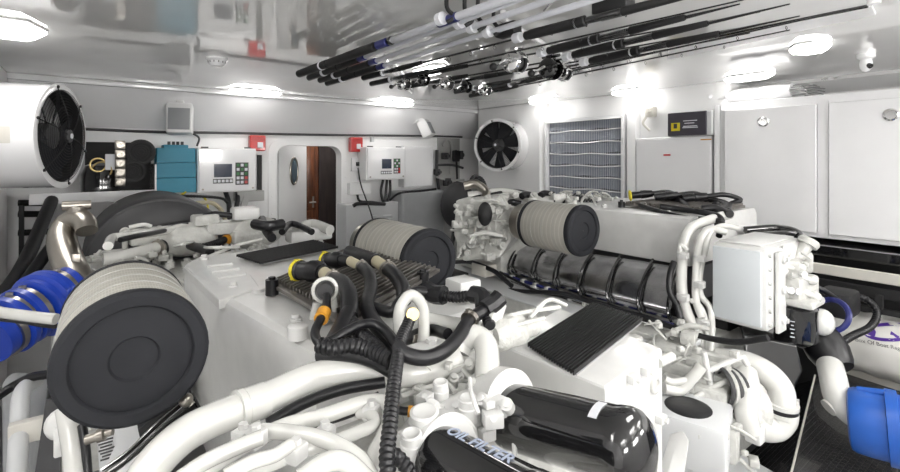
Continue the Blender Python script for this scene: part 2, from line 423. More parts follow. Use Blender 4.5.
fl = fan((-.15, 3.10, 1.762), 1, 'big white duct fan with wire guard entering from the left edge', .285)
axl = V((math.cos(.35), -math.sin(.35), 0)); cb = MB(); cb.lathe(V((-.15, 3.10, 1.762))-axl*.285, axl, [(0, .2625), (.28, .2625)], 96, cap=False); bv = BVHTree.FromBMesh(cb.bm); cb.bm.free()
m = MB(); gr = []
for i in range(5):
    row = []
    for j in range(3):
        d_ = (P(-6+8*j, 126+4.3*i, 1.0)-V((0, 0, CZ))).normalized(); h = bv.ray_cast(V((0, 0, CZ)), d_)[0]; row.append(h)
    gr.append(row)
if all(h is not None for r in gr for h in r):
    vs = [[m.bm.verts.new(h) for h in r] for r in gr]
    for i in range(4):
        for j in range(2): m.bm.faces.new((vs[i][j], vs[i][j+1], vs[i+1][j+1], vs[i+1][j]))
    m.build('paper_label', 'tan_white', fl)
else: m.bm.free()

# ---------------------------------------------------------------- intake grille
g = thing('air_intake_grille', (3.54, 2.75, 1.1), 'tall air intake grille of wavy slats behind wire mesh, right of the round fan', 'grille')
y0, y1, z0, z1 = 2.30, 3.12, 1.05, 1.985
m = MB()
for (a0, a1, b0, b1) in ((y0-.03, y0, z0-.03, z1+.03), (y1, y1+.03, z0-.03, z1+.03), (y0, y1, z1, z1+.03), (y0, y1, z0-.03, z0)): m.bb(3.505, 3.545, a0, a1, b0, b1)
for k in range(6):
    for y in (y0-.015, y1+.015): m.bolt((3.505, y, z0+.05+.18*k), (-1,0,0), .010, .008)
m.build('frame', 'gloss_white', g, bevel=.003)
m = MB(); m.bb(3.572, 3.578, y0, y1, z0, z1); m.build('backing', 'dark_grey', g)
for k in range(9):
    z = z0+.055+k*.107; s = MB(); rg = []
    for j in range(13):
        y = y0+(y1-y0)*j/12; w_ = .006*math.sin(j*1.7+k)
        rg.append([V((3.552, y, z+w_-.045)), V((3.562, y, z+w_+.045)), V((3.566, y, z+w_+.043)), V((3.556, y, z+w_-.047))])
    s.rings(rg); s.build('slat', 'slat_blue', g)
m = MB()
for k in range(44): y = y0+(y1-y0)*(k+.5)/44; m.box((3.545, y, (z0+z1)/2), (.003, .004, z1-z0))
m.build('wire_mesh', 'slat_wire', g)
m = MB()
for k in range(8): z = z0+.10+k*.107; m.tube([(3.54, y0+(y1-y0)*j/8, z+.006*math.sin(j*1.3+k*2)) for j in range(9)], .006, n=6, smooth=2)
m.build('crossbar', 'gloss_white', g)

# ---------------------------------------------------------------- boxes and lockers on the starboard side
t = thing('heater_cabinet', (3.57, 1.83, .95), 'plain white wall cabinet with a small red badge, below the black charger', 'cabinet')
MB().bb(3.49, 3.579, 1.565, 2.155, .95, 1.81).build('body', 'gloss_white', t, bevel=.01)
MB().bb(3.486, 3.4895, 1.58, 2.14, .97, 1.795).build('front_panel', 'gloss_white', t, bevel=.002)
q = P(667, 155, X=3.485); MB().box(q, (.003, .055, .012)).build('red_badge', 'red', t)
q = P(706, 139.5, X=3.485); MB().box(q, (.003, .075, .008)).build('orange_sticker', 'orange', t)
t = thing('battery_charger', (3.52, 1.7, 1.811), 'charcoal fronted charger with yellow warning label on the white cabinet', 'charger')
MB().bb(3.46, 3.575, 1.545, 1.87, 1.8115, 1.99).build('body', 'panel_grey', t, bevel=.012)
MB().bb(3.445, 3.46, 1.58, 1.865, 1.815, 1.987).build('front_panel', 'charger_face', t, bevel=.006)
q = P(675.5, 127, X=3.444); m = MB(); m.box(q, (.003, .065, .06)); m.build('warning_label', 'yellow', t)
m = MB(); m.box(q+V((-.002, 0, .006)), (.003, .025, .035)); m.build('warning_symbol', 'text_black', t)
m = MB()
for i, (dy, w_, dz) in enumerate(((0, .10, .045), (.005, .07, .027), (0, .10, .005), (0, .11, -.005))):
    m.box(P(690, 124, X=3.443)+V((0, dy, dz-.02)), (.002, w_, .005))
m.build('label_lines', 'text_white', t)
struct('trim_11', MB().bb(3.47, XR-.002, 1.502, 1.54, .5, 2.02, bev=.004), 'gloss_white')
t = thing('locker', (3.75, .7, 1.15), 'long glossy white locker with two lift-up doors along the right wall', 'cabinet')
m = MB(); m.bb(3.47, 4.09, -.7, 1.50, 1.17, 2.03); m.build('body', 'gloss_white', t, bevel=.006)
for i, (a0, a1) in enumerate(((.945, 1.462), (.30, .885), (-.65, .24))):
    dd = MB().bb(3.445, 3.469, a0, a1, 1.200, 1.975).build('door', 'gloss_white', t, bevel=.004)
    m = MB(); yy = (a0+a1)/2+.02; zz = 1.885
    m.lathe((3.445, yy, zz), (-1,0,0), [(0, .034), (.006, .034), (.009, .028), (.005, .024), (.005, .001)], 24, cap=False)
    m.box((3.436, yy, zz), (.008, .045, .014)); m.build('latch', 'chrome', dd)
m = MB(); m.bb(3.46, 3.469, .889, .94, 1.19, 1.99); m.build('centre_stile', 'gloss_white', t)
# dark counter below the locker
t = thing('service_shelf', (3.6, .3, 0), 'black shelf space with a white front rail under the lockers', 'shelf')
m = MB(); m.bb(3.30, 4.09, -.7, 1.49, 1.09, 1.15); m.build('shelf_top', 'black_gloss', t, bevel=.004)
MB().bb(3.14, 3.17, -.7, 1.20, 1.02, 1.075).build('front_rail', 'tan_white', t, bevel=.006)
m = MB(); m.bb(3.20, 3.23, -.7, 1.20, .93, .98); m.bb(3.24, 3.27, -.7, 1.30, .84, .87); m.box((3.13,.60,.93), (.03,.03,.07)); m.build('lower_rail', 'black_matt', t, bevel=.003)
MB().bb(3.98, 4.09, -.7, 1.49, 0, 1.08).build('back_panel', 'black_matt', t)
# roll of crumpled sheet on the locker
t = thing('plastic_roll', (3.75, 1.2, 2.03), 'crumpled white plastic roll with a ragged dark end on top of the locker', 'roll')
m = MB(); rg = []
for i in range(22):
    y = 1.62-.50*i/21; ring = []
    for k in range(20):
        th = 2*PI*k/20; r = 1+.10*math.sin(3*th+i*.9)+.08*random.random()
        ring.append(V((3.74+.16*r*math.cos(th), y+.01*random.random(), 2.092+.054*r*math.sin(th))))
    rg.append(ring)
m.rings(rg); m.build('sheet', 'paper', t, sharp=50)
m = MB()
for k in range(16):
    th = 2*PI*k/16; a0 = V((3.74+.14*math.cos(th), 1.13, 2.092+.046*math.sin(th)))
    m.tube([a0, a0+V((.01, -.06, .0)), a0+V((.03*math.cos(th), -.10-.03*random.random(), -.015))], .0035, n=5)
m.build('ragged_end', 'mid_grey', t)
# small gear on the post
t = thing('pressure_switch', P(651, 112, X=3.55), 'small cream switch box on the wall left of the charger', 'switch')
q = P(651, 112, X=3.55); m = MB(); m.box(q, (.06, .07, .08), bev=.006); m.build('housing', 'tan_white', t)
m = MB(); m.tube([q+V((-.02, .03, -.04)), q+V((-.03, .05, -.09)), q+V((-.02, .0, -.15))], .01); m.lathe(q+V((-.03, 0, .01)), (-1,0,0), [(0, .02), (.02, .016), (.02, .001)], 12, cap=False); m.build('fitting', 'tan_white', t)
# dome camera and smoke detector
t = thing('dome_camera', P(866, 54, z=ZC), 'white dome camera on the ceiling at the far right', 'camera'); c = V(t.location)
m = MB(); m.lathe(c, (0,0,-1), [(0, .04), (.02, .04), (.03, .025), (.05, .028), (.075, .026), (.09, .015), (.095, .001)], 20, cap=False); m.build('body', 'gloss_white', t)
m = MB(); m.lathe(c+V((-.012,-.012,-.062)), (-.6,-.6,-.5), [(0, .014), (.018, .013), (.018, .001)], 14, cap=False); m.build('lens', 'black_gloss', t)
t = thing('smoke_detector', P(217, 58, z=ZC), 'white ceiling smoke detector with vent slots above the left speaker', 'detector'); c = V(t.location)
m = MB(); m.lathe(c, (0,0,-1), [(0, .055), (.012, .055), (.018, .045), (.03, .042), (.045, .03), (.048, .001)], 24, cap=False); m.build('body', 'gloss_white', t)
m = MB()
for k in range(12): th = 2*PI*k/12; m.box(c+V((.043*math.cos(th), .043*math.sin(th), -.024)), (.004, .004, .010), R=Matrix.Rotation(th, 3, 'Z'))
m.build('vent_slot', 'dark_grey', t)
t = thing('spotlight', P(831, 78, X=4.0), 'small twin chrome fitting on the wall above the locker', 'fitting'); c = V(t.location)
m = MB(); m.lathe(c+V((0, .03, 0)), (-1,0,0), [(0, .022), (.02, .02), (.02, .001)], 14, cap=False); m.lathe(c+V((0, -.03, .01)), (-1,0,0), [(0, .022), (.02, .02), (.02, .001)], 14, cap=False); m.build('lens', 'chrome', t)
m = MB(); m.box(c+V((.012, 0, 0)), (.02, .11, .03)); m.build('bracket', 'gloss_white', t)

# ---------------------------------------------------------------- gear on the forward bulkhead
def on_wall(u, v, off=0): return P(u, v, Y=YF-off)
def wbox(u0, v0, u1, v1, depth, off=0):
    a = on_wall(u0, v0, off+depth); b = on_wall(u1, v1, off+depth)
    return a.x, b.x, YF-off-depth, YF-off-.001, b.z, a.z
def wallbox(mb, dims, bev=.0): mb.bb(dims[0], dims[1], dims[2], dims[3], min(dims[4:]), max(dims[4:])); return mb
# control cabinet with keypad
def cabinet(u0, v0, u1, v1, depth, scr, keys, label, soft):
    D = wbox(u0, v0, u1, v1, depth); t = thing('control_cabinet', ((D[0]+D[1])/2, YF-depth/2, min(D[4], D[5])), label, 'control cabinet')
    yf = D[2]
    wallbox(MB(), D).build('body', 'wall_white', t, bevel=.006)
    MB().bb(D[0]+.012, D[1]-.008, yf-.012, yf-.0005, min(D[4:])+.01, max(D[4:])-.01).build('door', 'gloss_white', t, bevel=.003)
    a = P(scr[0], scr[1], Y=yf-.014); b = P(scr[2], scr[3], Y=yf-.014)
    MB().bb(a.x, b.x, yf-.016, yf-.012, b.z, a.z).build('screen', 'screen', t, bevel=.001)
    a = P(keys[0], keys[1], Y=yf-.014); b = P(keys[2], keys[3], Y=yf-.014); w_ = (b.x-a.x)/3; h_ = (a.z-b.z)/5
    kb = MB().bb(a.x-.004, b.x+.004, yf-.0145, yf-.012, b.z-.004, a.z+.004).build('keypad', 'dark_grey', t)
    for r in range(5):
        for c_ in range(3):
            m_ = 'green' if r < 3 and (r+c_) % 2 == 0 else ('red' if (r == 4 and c_ == 2) or (r == 3 and c_ == 2) else 'text_white')
            MB().box((a.x+w_*(c_+.5), yf-.017, a.z-h_*(r+.5)), (w_*.7, .005, h_*.66)).build('key', m_, kb)
    a = P(soft[0], soft[1], Y=yf-.014); b = P(soft[2], soft[3], Y=yf-.014)
    sb = MB().bb(a.x, b.x, yf-.0145, yf-.012, b.z, a.z).build('softkey_strip', 'dark_grey', t)
    m = MB()
    for k in range(5): m.box((a.x+(b.x-a.x)*(k+.5)/5, yf-.016, (a.z+b.z)/2), ((b.x-a.x)/7, .004, (a.z-b.z)*.6))
    m.build('softkey', 'text_white', sb)
    m = MB()
    for xx, zz in ((D[0]+.04, min(D[4:])+.03), (D[1]-.03, min(D[4:])+.03)): m.cyl((xx, yf-.02, zz), (xx, yf-.01, zz), .008, n=12)
    m.build('lock', 'steel', t)
    m = MB()
    for xx in (D[0]+.06, D[1]-.06): m.box((xx, yf+.03, max(D[4:])+.006), (.05, .03, .012))
    m.build('mounting_lug', 'dark_grey', t)
    return t, D
t1, D1 = cabinet(197, 148, 256, 191, .16, (214, 164, 232, 177), (236, 163, 248, 184), 'white control cabinet with screen and keypad, right of the teal box', (213, 179, 233, 183))
text('ANALOG', P(243, 157, Y=D1[2]-.013), X_, Z_, .012, 'text_black', t1) if False else None
t2, D2 = cabinet(366, 147, 405, 179, .20, (382, 159, 391.5, 168.5), (394, 159, 400, 173), 'white control cabinet with a blue screen, right of the door', (381, 171, 392, 174))
m = MB(); c = P(372, 142, Y=YF-.15); m.cyl(c, c+V((0,0,.05)), .022, n=14); m.build('cable_gland', 'panel_grey', t2)
# junction box to the right
D = wbox(404, 146, 433, 186, .12); t = thing('junction_box', ((D[0]+D[1])/2, YF-.06, D[4]), 'plain white enclosure against the right side of the blue-screen cabinet', 'enclosure')
wallbox(MB(), D).build('body', 'gloss_white', t, bevel=.005)
MB().bb(D[0]+.008, D[1]-.008, D[2]-.008, D[2]-.0005, D[4]+.01, D[5]-.01).build('lid', 'gloss_white', t, bevel=.002)
# louvred heater and grey panel
D = wbox(346, 205, 399, 262, .22); t = thing('louvred_cabinet', ((D[0]+D[1])/2, YF-.11, D[4]), 'light grey cabinet with pressed louvres below the blue-screen cabinet', 'cabinet')
wallbox(MB(), D).build('body', 'panel_grey', t, bevel=.006)
for col in (0, 1):
    for k in range(6):
        a = P(369+14*col+(0 if col else 3), 215+k*3.4, Y=D[2]-.004)
        m = MB(); m.poly([V((a.x, D[2]-.0005, a.z)), V((a.x, D[2]-.012, a.z-.012)), V((a.x, D[2]-.0005, a.z-.014))], V(((.10 if col else .05), 0, 0))); m.build('louvre', 'panel_grey', t)
D = wbox(402, 192, 445, 270, .30); m = MB().bb(D[0], D[1], D[2], D[3], .001, D[5]); tag(m.build('grey_tank', 'panel_mid', bevel=.03), 'tall plain grey tank right of the louvred cabinet', 'tank')
# sockets
D = wbox(352, 158, 362, 171, .03); t = thing('wall_switch', ((D[0]+D[1])/2, YF-.02, D[4]), 'small white wall switch right of the door', 'switch')
wallbox(MB(), D).build('plate', 'gloss_white', t, bevel=.003); c = P(358, 164, Y=YF-.04); MB().box(c, (.035, .03, .04), bev=.004).build('plug', 'black_matt', t)
D = wbox(350, 183, 371, 194, .08); t = thing('cable_box', ((D[0]+D[1])/2, YF-.04, D[4]), 'small white cable box below the wall switch', 'box')
wallbox(MB(), D).build('body', 'wall_white', t, bevel=.004)
# alarms
for (u0, v0, u1, v1, lb) in ((250, 135, 266, 151, 'red alarm sounder above the keypad cabinet, left of the door'), (351, 137, 363, 152, 'red alarm sounder right of the door')):
    D = wbox(u0, v0, u1, v1, .07); t = thing('alarm_sounder', ((D[0]+D[1])/2, YF-.04, D[4]), lb, 'alarm')
    wallbox(MB(), D).build('housing', 'red', t, bevel=.01)
    w_ = D[1]-D[0]; h_ = D[5]-D[4]
    MB().bb(D[0]+w_*.45, D[1]-w_*.2, D[2]-.012, D[2]+.001, D[4]+h_*.2, D[4]+h_*.55).build('strobe', 'text_white', t, bevel=.006)
    m = MB()
    for k in range(3): m.bb(D[0]+.012, D[1]-.012, D[2]-.006, D[2]+.001, D[5]-.02-.014*k, D[5]-.014-.014*k)
    m.build('grille', 'red', t)
# vertical black strip
D = wbox(258, 155, 262, 191, .04); tag(wallbox(MB(), D).build('terminal_strip', 'black_matt', bevel=.003), 'narrow black strip right of the keypad cabinet', 'strip')
# speakers on the soffit
def speaker(u, v, s, yaw, tilt, label, w_, h_):
    c = P(u, v, Y=YF-.22); t = thing('wall_speaker', c, label, 'speaker'); R = Matrix.Rotation(yaw, 3, 'Z') @ Matrix.Rotation(tilt, 3, 'X')
    m = MB(); m.box(c, (w_, .11, h_), R=R, bev=.02); m.build('cabinet', 'wall_white', t)
    m = MB(); m.box(c+R@V((0,-.057,-.01)), (w_*.82, .006, h_*.70), R=R, bev=.002); m.build('grille', 'speaker_grey' , t)
    m = MB(); m.tube([c+R@V((0, .0, h_*.5)), c+R@V((0, .02, h_*.62)), c+R@V((0, .10, h_*.62))], .014, n=8); m.box(c+R@V((0,0,h_*.55)), (.05,.05,.03), R=R, bev=.006); m.build('bracket', 'wall_white', t)
speaker(180, 119, 1, -.25, -.15, 'white speaker with grey grille on the wall above the teal box', .18, .24)
speaker(426, 129, 1, .7, -.45, 'small tilted white speaker above the plain enclosure', .18, .19)
# teal box
D = wbox(156, 146, 196, 192, .20); t = thing('battery_box', ((D[0]+D[1])/2, YF-.1, D[4]), 'teal blue plastic box with three ribs between fan gear and control cabinet', 'box')
h_ = D[5]-D[4]
for k in range(3): MB().bb(D[0]+.002*k, D[1]-.002*k, D[2]-.003*(2-k), D[3], D[4]+h_*k/3.1+.0005, D[4]+h_*(k+1)/3.1-.0015).build('tier', 'teal', t, bevel=.004)
MB().bb(D[0]+.05, D[1]-.05, D[2]+.02, D[3]-.02, D[5]-.02, D[5]+.012).build('lid', 'teal', t, bevel=.006)
m = MB()
for k in range(4): m.box(((D[0]+D[1])/2-.045+.03*k, D[2]+.05, D[5]+.025), (.018, .03, .025))
m.build('terminal', 'dark_grey', t)
# cable along the bulkhead crease
m = MB(); m.tube([on_wall(u, v, .03) for u, v in ((85, 129), (160, 132), (230, 133), (330, 135), (430, 136), (462, 137))], .011, n=8)
tag(m.build('wall_cable', 'dark_grey'), 'long grey cable along the crease of the forward bulkhead', 'cable')
def cable(name, pts, r, label, m_='black_rubber', cat='cable', ribs=0):
    m = MB(); m.tube(pts, r, n=8, ribs=ribs); return tag(m.build(name, m_), label, cat)
cable('power_cable', [on_wall(358, 168, .07), on_wall(361, 185, .2), P(370, 210, Y=YF-.5), P(374, 226, Y=YF-.6), P(376, 244, Y=YF-.7)], .007, 'thin black cable hanging from the wall switch')
cable('speaker_cable', [on_wall(192, 133, .05), on_wall(199, 138, .04), on_wall(197, 146, .05)], .008, 'short grey cable looping down beside the teal box', 'dark_grey')
for k, u in enumerate((383, 387, 390)):
    cable('loom_cable', [P(u, 180, Y=YF-.12), P(u-2+k, 192, Y=YF-.14), P(384+k, 206, Y=YF-.15)], .014, ('left', 'middle', 'right')[k]+' of three thick black cables hanging under the blue-screen cabinet')
cable('loom_cable', [P(357, 194, Y=YF-.05), P(360, 201, Y=YF-.10), P(372, 202, Y=YF-.14), P(386, 204, Y=YF-.16)], .012, 'black cable curving from the cable box to the louvred cabinet')
cable('conduit', [P(353, 206, Y=YF-.26), P(360, 203.5, Y=YF-.27), P(385, 204, Y=YF-.26)], .018, 'black conduit on top of the louvred cabinet')
cable('loom_cable', [P(390, 200, Y=YF-.15), P(400, 193, Y=YF-.33), P(420, 191, Y=YF-.33), P(436, 189, Y=YF-.3)], .012, 'black cable over the top of the grey tank')
# cables below the keypad cabinet
for k, (u0, u1, c_, lb) in enumerate(((203, 208, 'yellow', 'yellow cable drooping below the keypad cabinet'), (225, 229, 'black_rubber', 'black cable below the keypad cabinet, nearest its middle'), (238, 232, 'black_rubber', 'black cable below the keypad cabinet, nearest its right side'))):
    cable('cabinet_cable', [P(u0, 196, Y=YF-.2) if k == 0 else P(u0, 190, Y=YF-.08), P((u0+u1)/2+2, 204, Y=YF-.2), P(u1, 222, Y=YF-.3)], (.008, .02, .02)[k], lb, c_)
m = MB(); a = P(168, 196, Y=YF-.3); m.tube([P(150, 203, Y=YF-.3), P(163, 197, Y=YF-.3), P(190, 196, Y=YF-.3), P(220, 198, Y=YF-.3), P(228, 203, Y=YF-.3)], .012, ribs=.02)
tag(m.build('cable_duct', 'black_rubber'), 'black corrugated duct running under the teal box and keypad cabinet', 'duct')
cable('signal_cable', [P(165, 192, Y=YF-.25), P(161, 198, Y=YF-.28), P(156, 204, Y=YF-.32)], .007, 'pale pink cable leaving the bottom of the teal box', 'tan')
cable('signal_cable', [P(186, 192, Y=YF-.25), P(176, 198, Y=YF-.28), P(168, 203, Y=YF-.32)], .007, 'yellow cable leaving the bottom of the teal box', 'yellow')
cable('signal_cable', [P(196, 203, Y=YF-.42), P(212, 203, Y=YF-.42), P(221, 210, Y=YF-.42), P(226, 222, Y=YF-.42)], .016, 'thick pale yellow cable curving over the grey drum', 'tan')
t = thing('bracket_tray', P(240, 200, Y=YF-.15), 'grey metal bracket under the keypad cabinet', 'bracket')
m = MB(); a = P(236, 191, Y=YF-.1); m.bb(a.x, a.x+.22, YF-.15, YF-.002, a.z-.09, a.z-.002); m.build('plate', 'wall_grey', t, bevel=.004)
m = MB(); m.poly([P(244, 196, Y=YF-.16), P(250, 196, Y=YF-.16), P(242, 224, Y=YF-.16), P(236, 222, Y=YF-.16)], (0,.03,0)); m.build('strut', 'wall_grey', t)
# compressor in a white tray
t = thing('condensing_unit', (.25, YF-.3, 1.42), 'black condensing unit on a white tray beside the big duct fan', 'compressor')
A = P(30, 196, Y=YF-.45); B = P(156, 192, Y=YF-.45)
m = MB(); zt = B.z+.02
m.bb(A.x, B.x, YF-.50, YF-.002, zt-.07, zt-.03); m.build('tray', 'gloss_white', t, bevel=.004)
m = MB(); m.bb(A.x, B.x, YF-.515, YF-.500, zt-.07, zt+.0); m.bb(B.x-.012, B.x, YF-.5, YF-.01, zt-.03, zt+.18); m.build('tray_lip', 'gloss_white', t, bevel=.003)
c = P(103, 160, Y=YF-.25); MB().bb(P(85,140,Y=YF-.1).x, P(151,140,Y=YF-.1).x, YF-.10, YF-.002, zt-.02, P(100,142,Y=YF-.1).z).build('housing', 'black_matt', t, bevel=.004)
m = MB(); c = P(101, 172, Y=YF-.28); m.lathe(V((c.x, c.y, zt-.03)), Z_, [(0, .10), (.02, .115), (.14, .115), (.20, .09), (.225, .04), (.23, .001)], 28, cap=False); m.build('compressor', 'black_gloss', t)
m = MB(); m.torus(P(98, 165, Y=YF-.38), (0.2,-1,.1), .045, .006, n=24, m=6); m.torus(P(102, 170, Y=YF-.37), (-.2,-1,.0), .055, .006, n=24, m=6); m.build('copper_pipe', 'brass', t)
for k in range(5):
    q = P(120, 145+k*9.2, Y=YF-.36); m = MB(); m.box(q, (.06, .08, .062), bev=.004)
    m.lathe(q+V((0,-.041,0)), (0,-1,0), [(0, .024), (.012, .022), (.012, .010), (.004, .008), (.004, .001)], 14, cap=False); m.build('valve_block', 'steel', t)
MB().box(P(110, 162, Y=YF-.37), (.055, .03, .11)).build('relay_box', 'text_white', t, bevel=.003)
for (u, v, r) in ((141, 152, .085), (133, 171, .075)):
    q = P(u, v, Y=YF-.38); m = MB(); m.lathe(q+V((0,.16,0)), (0,-1,0), [(0, r), (.14, r), (.15, r*1.06), (.17, r*1.06), (.172, r*.8), (.16, r*.75), (.16, .001)], 28, cap=False)
    for k in range(4): m.torus(q+V((0,-.008,0)), (0,-1,0), r*(.2+.18*k), .003, n=20, m=5)
    m.build('blower', 'black_matt', t)
# dark frame below the tray
t = thing('support_frame', P(60, 230, Y=YF-.3), 'black support frame with diagonal struts under the white tray', 'frame')
m = MB()
m.bb(P(19,200,Y=YF-.32).x, P(24,200,Y=YF-.32).x, YF-.34, YF-.30, .5, zt-.08); m.build('upright', 'black_matt', t)
for (a0, a1, b0, b1) in ((18, 203, 54, 203), (18, 214, 52, 214), (18, 233, 56, 231)):
    MB().tube([P(a0, a1, Y=YF-.3), P(b0, b1, Y=YF-.3)], .02, n=4, smooth=0).build('rail', 'black_matt', t)
MB().tube([P(52, 200, Y=YF-.5), P(25, 262, Y=YF-1.0), P(0, 300, Y=YF-1.4)], .035, n=12, smooth=4).build('diagonal_hose', 'black_rubber', t)
MB().tube([P(60, 236, Y=YF-1.0), P(40, 262, Y=YF-1.1), P(20, 290, Y=YF-1.3)], .03, n=12, smooth=4).build('diagonal_hose', 'black_rubber', t)
# clutter of valves and pipes on the grey part of the bulkhead
t = thing('valve_manifold', P(445, 160, Y=YF-.1), 'cluster of dark pipes and valves on the grey bulkhead left of the round fan', 'valves')
for i, (pts, r) in enumerate(((((437, 150), (437, 175), (440, 196)), .018), (((443, 146), (447, 140), (452, 146), (451, 175)), .014), (((436, 165), (452, 165), (463, 168)), .014), (((456, 150), (457, 186), (452, 205)), .012), (((436, 177), (448, 180), (464, 180)), .012))):
    MB().tube([P(u, v, Y=YF-.06-.01*i) for u, v in pts], r, n=8, smooth=4).build('pipe', ('dark_grey', 'wall_grey', 'dark_grey', 'black_matt', 'wall_grey')[i], t)
for (u, v, w_) in ((445, 156, .07), (459, 155, .09), (447, 182, .08), (437, 172, .06)):
    q = P(u, v, Y=YF-.09); m = MB(); m.box(q, (w_, .06, w_*1.1), bev=.008); m.cyl(q, q+V((0,-.07,0)), w_*.3, n=14); m.build('valve', 'dark_grey', t)
m = MB(); c = P(458, 205, Y=YF-.45); m.sphere(c, .2, (1.0, .8, 1.25), n=24, m=14)
tag(m.build('expansion_bag', 'drum_grey'), 'dark grey rounded tank beside the far end of the starboard engine', 'tank')
m = MB(); m.box(P(456, 156, Y=YF-.14), (.09,.05,.13), bev=.015); tag(m.build('horn', 'black_matt'), 'small black horn left of the round fan', 'horn')
cable('riser_hose', [P(470, 184, Y=3.3), P(474, 177, Y=3.3), P(482, 180, Y=3.3), P(488, 194, Y=3.2)], .022, 'black hose arching beside the round fan', ribs=.02)
# big grey drum behind the port engine
t = thing('exhaust_drum', (.36, 3.4, .5), 'large dark grey drum with a domed top behind the port engine', 'drum')
ctr = P(163, 262, Y=3.05); top = P(163, 201.5, Y=3.05); R0 = top.z-ctr.z+.03
m = MB(); m.lathe(V((ctr.x, 3.62, ctr.z)), (0,-1,0), [(0, R0*.9), (.02, R0), (.50, R0), (.54, R0*.97), (.57, R0*.9), (.59, R0*.7), (.60, R0*.4), (.602, .001)], 56, cap=False); m.build('shell', 'drum_grey', t)
m = MB(); m.torus(V((ctr.x, 3.07, ctr.z)), Y_, R0*.94, .012, n=56, m=6); m.build('hoop', 'drum_grey', t)
for yy in (3.2, 3.5): MB().bb(ctr.x-.3, ctr.x+.3, yy-.03, yy+.03, 0, ctr.z-R0*.8).build('foot', 'black_matt', t)

# ---------------------------------------------------------------- hull and gear low on the left
struct('trim_12', MB().poly([(-1.09, 1.4, .0), (-.25, 1.4, .0), (-.42, 1.4, .75), (-1.09, 1.4, 1.05)], (0, 1.6, 0)), 'hull_grey', bevel=.02)
# ================================================================ PORT ENGINE (foreground)
E1 = thing('marine_engine', (.55, 1.5, 0), 'white foreground marine engine with two round air filters and two black oil filters', 'engine')
def part(name, m_, mb, parent, **k): return mb.build(name, m_, parent, **k)
def hose(parent, pts, r, m_='black_rubber', name='hose', ribs=0, n=12, **k): return MB().tube(pts, r, n=n, ribs=ribs).build(name, m_, parent, **k)
def clamp(parent, p, q, r, name='hose_clamp', m_='steel', w=.012):
    p = V(p); ax = (V(q)-p).normalized(); m = MB(); m.lathe(p-ax*w/2, ax, [(0, r*.99), (0, r*1.07), (w, r*1.07), (w, r*.99)], 24); a, b = frame_for(ax)
    m.box(p+b*r*1.12, (w*.9, w*.9, w*.6)); return m.build(name, m_, parent)
def air_filter(eng, c, R, L, yoff=0):
    "round filter: gauze body, moulded rubber end cap and steel outlet sleeve, axis along Y, cap towards -Y"
    c = V(c); m = MB(); m.lathe(c+Y_*.028, Y_, [(0, R*.965), (.002, R*.985), (L-.04, R*.985), (L-.035, R*.96)], 64, cap=False); f = m.build('air_filter', 'gauze', eng)
    m = MB(); m.lathe(c, Y_, [(.012, .001), (.012, R*.30), (.006, R*.33), (.006, R*.36), (.008, R*.70), (.010, R*.76), (.003, R*.775), (.001, R*.79), (0, R*.93), (.006, R*.985), (.014, R), (.030, R), (.034, R*.95)], 64, cap=False)
    for k in range(36):
        t = 2*PI*k/36; d = V((math.cos(t), 0, math.sin(t))); m.box(c+d*R*.985+Y_*.020, (.008, .014, .004), R=Matrix.Rotation(-t+PI/2, 3, 'Y'))
    m.build('end_cap', 'charcoal', f)
    m = MB()
    m.lathe(c+Y_*(L-.04), Y_, [(0, R*.97), (0, R*1.0), (.022, R*1.0), (.026, R*.95), (.03, R*.6)], 64, cap=False); m.build('rear_cap', 'charcoal', f)
    m = MB(); m.lathe(c+Y_*(L-.015), Y_, [(0, R*.78), (.03, R*.80), (.03, R*.83), (.045, R*.83), (.045, R*.80), (.09, R*.78), (.10, R*.7)], 40); m.build('outlet_sleeve', 'steel', f)
    m = MB()
    for q in (.25, .5, .75): m.torus(c+Y_*(.03+(L-.07)*q), Y_, R*.988, .0012, n=56, m=5)
    m.build('seam', 'wall_grey', f)
    return f
air_filter(E1, P(135, 360, d=.90), .130, .36)
air_filter(E1, P(431, 262, d=1.86), .130, .46)
# body and top cover
part('engine_block', 'cast_white', MB().bb(.45, 1.15, 1.02, 2.9, .30, 1.02, bev=.02), E1)
top = [(.285, 2.24), (.30, 1.6), (.345, 1.30), (.388, 1.02), (.93, 1.02), (.93, 2.35), (.34, 2.35)]
m = MB(); rg = []
def off(pts, o):
    c = V((sum(p[0] for p in pts)/len(pts), sum(p[1] for p in pts)/len(pts))); return [(p[0]-(p[0]-c.x)/abs(p[0]-c.x)*o, p[1]-(p[1]-c.y)/abs(p[1]-c.y)*o) for p in pts]
for z, o in ((.55, .03), (.80, .006), (1.185, 0), (1.205, .006), (1.215, .022)):
    rg.append([V((x, y, z)) for x, y in off(top, o)])
m.rings(rg); part('top_cover', 'engine_white', m, E1, sharp=25)
m = MB(); m.poly([P(183, 266, z=1.195), P(232, 250, z=1.2), P(260, 287, z=1.222), P(219, 300, z=1.222)], (0,0,-.03)); part('cover_step', 'engine_white', m, E1, bevel=.004)
for k in range(3): part('cover_rib', 'engine_white', MB().bb(.34, .44, 1.85+.11*k, 1.87+.11*k, 1.213, 1.222), E1, bevel=.003)
m = MB()
for (x, y) in ((.36, 2.25), (.36, 1.7), (.42, 1.25), (.46, 1.07), (.75, 2.3), (.9, 2.3), (.9, 1.9)): m.lathe((x, y, 1.214), Z_, [(0, .016), (.01, .016), (.012, .011), (.02, .011)], 12)
part('cover_bolts', 'engine_white', m, E1)
m = MB(); m.lathe(P(298, 338, z=1.215), Z_, [(0, .024), (.03, .024), (.034, .018)], 20); part('cover_boss', 'engine_white', m, E1)
m = MB(); m.lathe(P(258, 292, z=1.215), Z_, [(0, .020), (.012, .020)], 20); part('cover_boss', 'engine_white', m, E1)
